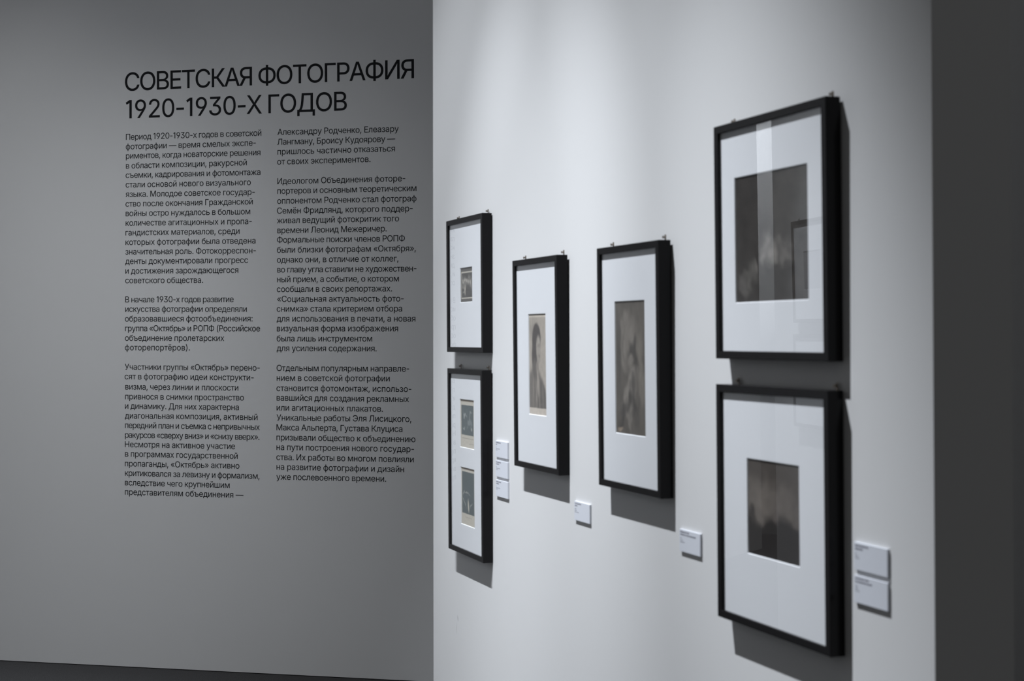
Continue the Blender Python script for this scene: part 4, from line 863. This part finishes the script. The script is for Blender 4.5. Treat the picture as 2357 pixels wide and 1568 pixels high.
    'я': (385, [[332, 0, 271, 0, 271, 326, 184, 326, 155, 324, 131, 318, 114, 309, 102, 295, 95, 279, 93, 259, 95, 240, 102, 224, 114, 211, 132, 201, 155, 195, 184, 194, 298, 194, 298, 142, 180, 142, 152, 144, 126, 147, 104, 154, 85, 163, 68, 174, 48, 198, 36, 226, 32, 259, 36, 293, 48, 322, 68, 346, 85, 358, 104, 367, 126, 374, 151, 378, 180, 379, 332, 379], [85, 0, 15, 0, 122, 172, 190, 172]]),
    'ё': (404, [[212, -8, 177, -5, 145, 3, 117, 16, 92, 35, 72, 58, 56, 85, 44, 116, 37, 150, 34, 187, 36, 224, 44, 258, 55, 290, 71, 317, 91, 340, 115, 359, 142, 373, 172, 382, 205, 384, 226, 383, 246, 380, 266, 374, 285, 366, 303, 355, 319, 341, 334, 324, 347, 305, 357, 282, 365, 256, 370, 227, 371, 194, 371, 169, 75, 169, 75, 221, 338, 221, 310, 202, 308, 226, 304, 248, 298, 269, 288, 286, 277, 301, 263, 314, 246, 323, 227, 328, 205, 330, 183, 328, 164, 323, 146, 313, 131, 301, 119, 286, 109, 270, 102, 251, 97, 231, 96, 211, 96, 178, 98, 151, 102, 127, 110, 106, 121, 88, 135, 73, 151, 61, 169, 53, 190, 48, 212, 46, 227, 47, 241, 49, 254, 53, 265, 58, 276, 65, 285, 73, 294, 82, 300, 93, 306, 105, 365, 91, 358, 72, 348, 55, 335, 39, 320, 26, 302, 14, 283, 4, 261, -3, 237, -7], [276, 443, 265, 444, 256, 448, 247, 455, 241, 463, 237, 472, 235, 483, 237, 494, 241, 503, 247, 512, 256, 518, 265, 522, 276, 523, 286, 522, 296, 518, 304, 512, 311, 503, 315, 494, 316, 483, 315, 472, 311, 463, 304, 455, 296, 448, 286, 444], [132, 443, 122, 444, 112, 448, 103, 455, 97, 463, 93, 472, 91, 483, 93, 494, 97, 503, 103, 512, 112, 518, 122, 522, 132, 523, 143, 522, 152, 518, 161, 512, 167, 503, 171, 494, 172, 483, 171, 472, 167, 463, 161, 455, 152, 448, 143, 444]]),
    '—': (699, [[699, 244, 699, 188, 0, 188, 0, 244]]),
}

CAP = 509.0


def text_bounds(t):
    x = 0
    lo, hi = None, None
    for ch in t:
        adv, polys = GLYPHS[ch]
        for p in polys:
            for k in range(0, len(p), 2):
                v = x + p[k]
                lo = v if lo is None or v < lo else lo
                hi = v if hi is None or v > hi else hi
        x += adv
    return lo, hi


def winding(px_, py_, polys):
    w = 0
    for p in polys:
        n = len(p) // 2
        for k in range(n):
            x1, y1, x2, y2 = p[2 * k], p[2 * k + 1], p[2 * ((k + 1) % n)], p[2 * ((k + 1) % n) + 1]
            if (y1 > py_) != (y2 > py_) and px_ < (x2 - x1) * (py_ - y1) / (y2 - y1) + x1:
                w += 1 if y2 > y1 else -1
    return w


SHAPES = {}


def swell(p, d):
    """an outline moved outwards by d (ink lies on its right-hand side)"""
    n, r = len(p) // 2, []
    for k in range(n):
        a = Vector((p[2 * k], p[2 * k + 1]))
        e0 = a - Vector((p[2 * k - 2], p[2 * k - 1]))
        m = (2 * k + 2) % (2 * n)
        e1 = Vector((p[m], p[m + 1])) - a
        n0 = Vector((-e0.y, e0.x)).normalized()
        n1 = Vector((-e1.y, e1.x)).normalized()
        s = n0 + n1
        q = a + s * (d / max(0.35, s.dot(n0)))
        r += [q.x, q.y]
    return r


def glyph_shape(ch, bold):
    """a letter as (points, faces, rim edges); overlapping strokes are merged"""
    key = (ch, bold)
    if key not in SHAPES:
        polys = [swell(p, bold) for p in GLYPHS[ch][1]]
        vs, es = [], []
        for p in polys:
            n, base = len(p) // 2, len(vs)
            vs += [Vector((p[2 * k], p[2 * k + 1])) for k in range(n)]
            es += [(base + k, base + (k + 1) % n) for k in range(n)]
        if not vs:
            SHAPES[key] = ([], [], [])
            return SHAPES[key]
        cv, ce, cf = delaunay_2d_cdt(vs, es, [], 0, 1e-4)[:3]
        keep = []
        for f in cf:
            c = sum((cv[k] for k in f), Vector((0, 0))) / len(f)
            if winding(c.x, c.y, polys):
                keep.append(f)
        cnt = {}
        for f in keep:
            for k in range(len(f)):
                e = tuple(sorted((f[k], f[(k + 1) % len(f)])))
                cnt[e] = cnt.get(e, 0) + 1
        SHAPES[key] = (cv, keep, [e for e, c in cnt.items() if c == 1])
    return SHAPES[key]


def lettering(name, key, cap_h, label, cat, group=None, wide=1.0, bold=2.5):
    bm = bmesh.new()
    for k_, t, s0, z0, s1, z1 in TEXT_LINES:
        if k_ != key:
            continue
        lo, hi = text_bounds(t)
        sy = cap_h / CAP
        sx = sy * wide
        gap = (math.hypot(s1 - s0, z1 - z0) / sx - (hi - lo)) / (len(t) - 1)     # tracking that fills the line
        ang = math.atan2(z1 - z0, s1 - s0)
        ca, sa = math.cos(ang), math.sin(ang)
        x = -lo
        for ch in t:
            adv, polys = GLYPHS[ch]
            pts, faces, rim = glyph_shape(ch, bold)
            front, back = {}, {}

            def at(k, y):
                a = (x + pts[k].x) * sx
                b_ = pts[k].y * sy
                return bm.verts.new((s0 + a * ca - b_ * sa, y, z0 + a * sa + b_ * ca))
            for f in faces:
                for k in f:
                    if k not in front:
                        front[k] = at(k, -0.00025)
                bm.faces.new([front[k] for k in f])
            for p, q in rim:                # the cut edge of the vinyl
                for k in (p, q):
                    if k not in back:
                        back[k] = at(k, 0)
                bm.faces.new((front[p], front[q], back[q], back[p]))
            x += adv + gap
    me = bpy.data.meshes.new(name)
    bmesh.ops.recalc_face_normals(bm, faces=bm.faces[:])
    bm.to_mesh(me)
    bm.free()
    # base of the object at the middle of its own lettering
    c = sum((v.co for v in me.vertices), Vector()) / len(me.vertices)
    me.transform(Matrix.Translation(-c))
    me.materials.append(M['vinyl'])
    o = bpy.data.objects.new(name, me)
    COL.objects.link(o)
    o.location = on_text(c.x, 0.0003, c.z)
    o.rotation_euler = (0, 0, ROT_T)
    o['label'] = label
    o['category'] = cat
    if group:
        o['group'] = group
    return o


lettering('wall_title', 't', 0.0915, 'large black two line exhibition title high on the grey wall', 'wall text', wide=0.995, bold=3.5)
G_TXT = 'black paragraphs of wall text'
BODY = 0.0298
lettering('text_paragraph', 'a', BODY, 'long sixteen line paragraph at the top of the left text column', 'wall text', G_TXT)
lettering('text_paragraph', 'b', BODY, 'short six line paragraph in the middle of the left text column', 'wall text', G_TXT)
lettering('text_paragraph', 'c', BODY, 'fourteen line paragraph at the bottom of the left text column', 'wall text', G_TXT)
lettering('text_paragraph', 'd', BODY, 'four line paragraph at the top of the right text column', 'wall text', G_TXT)
lettering('text_paragraph', 'e', BODY, 'long eighteen line paragraph in the middle of the right text column', 'wall text', G_TXT)
lettering('text_paragraph', 'f', BODY, 'twelve line paragraph at the bottom of the right text column', 'wall text', G_TXT)
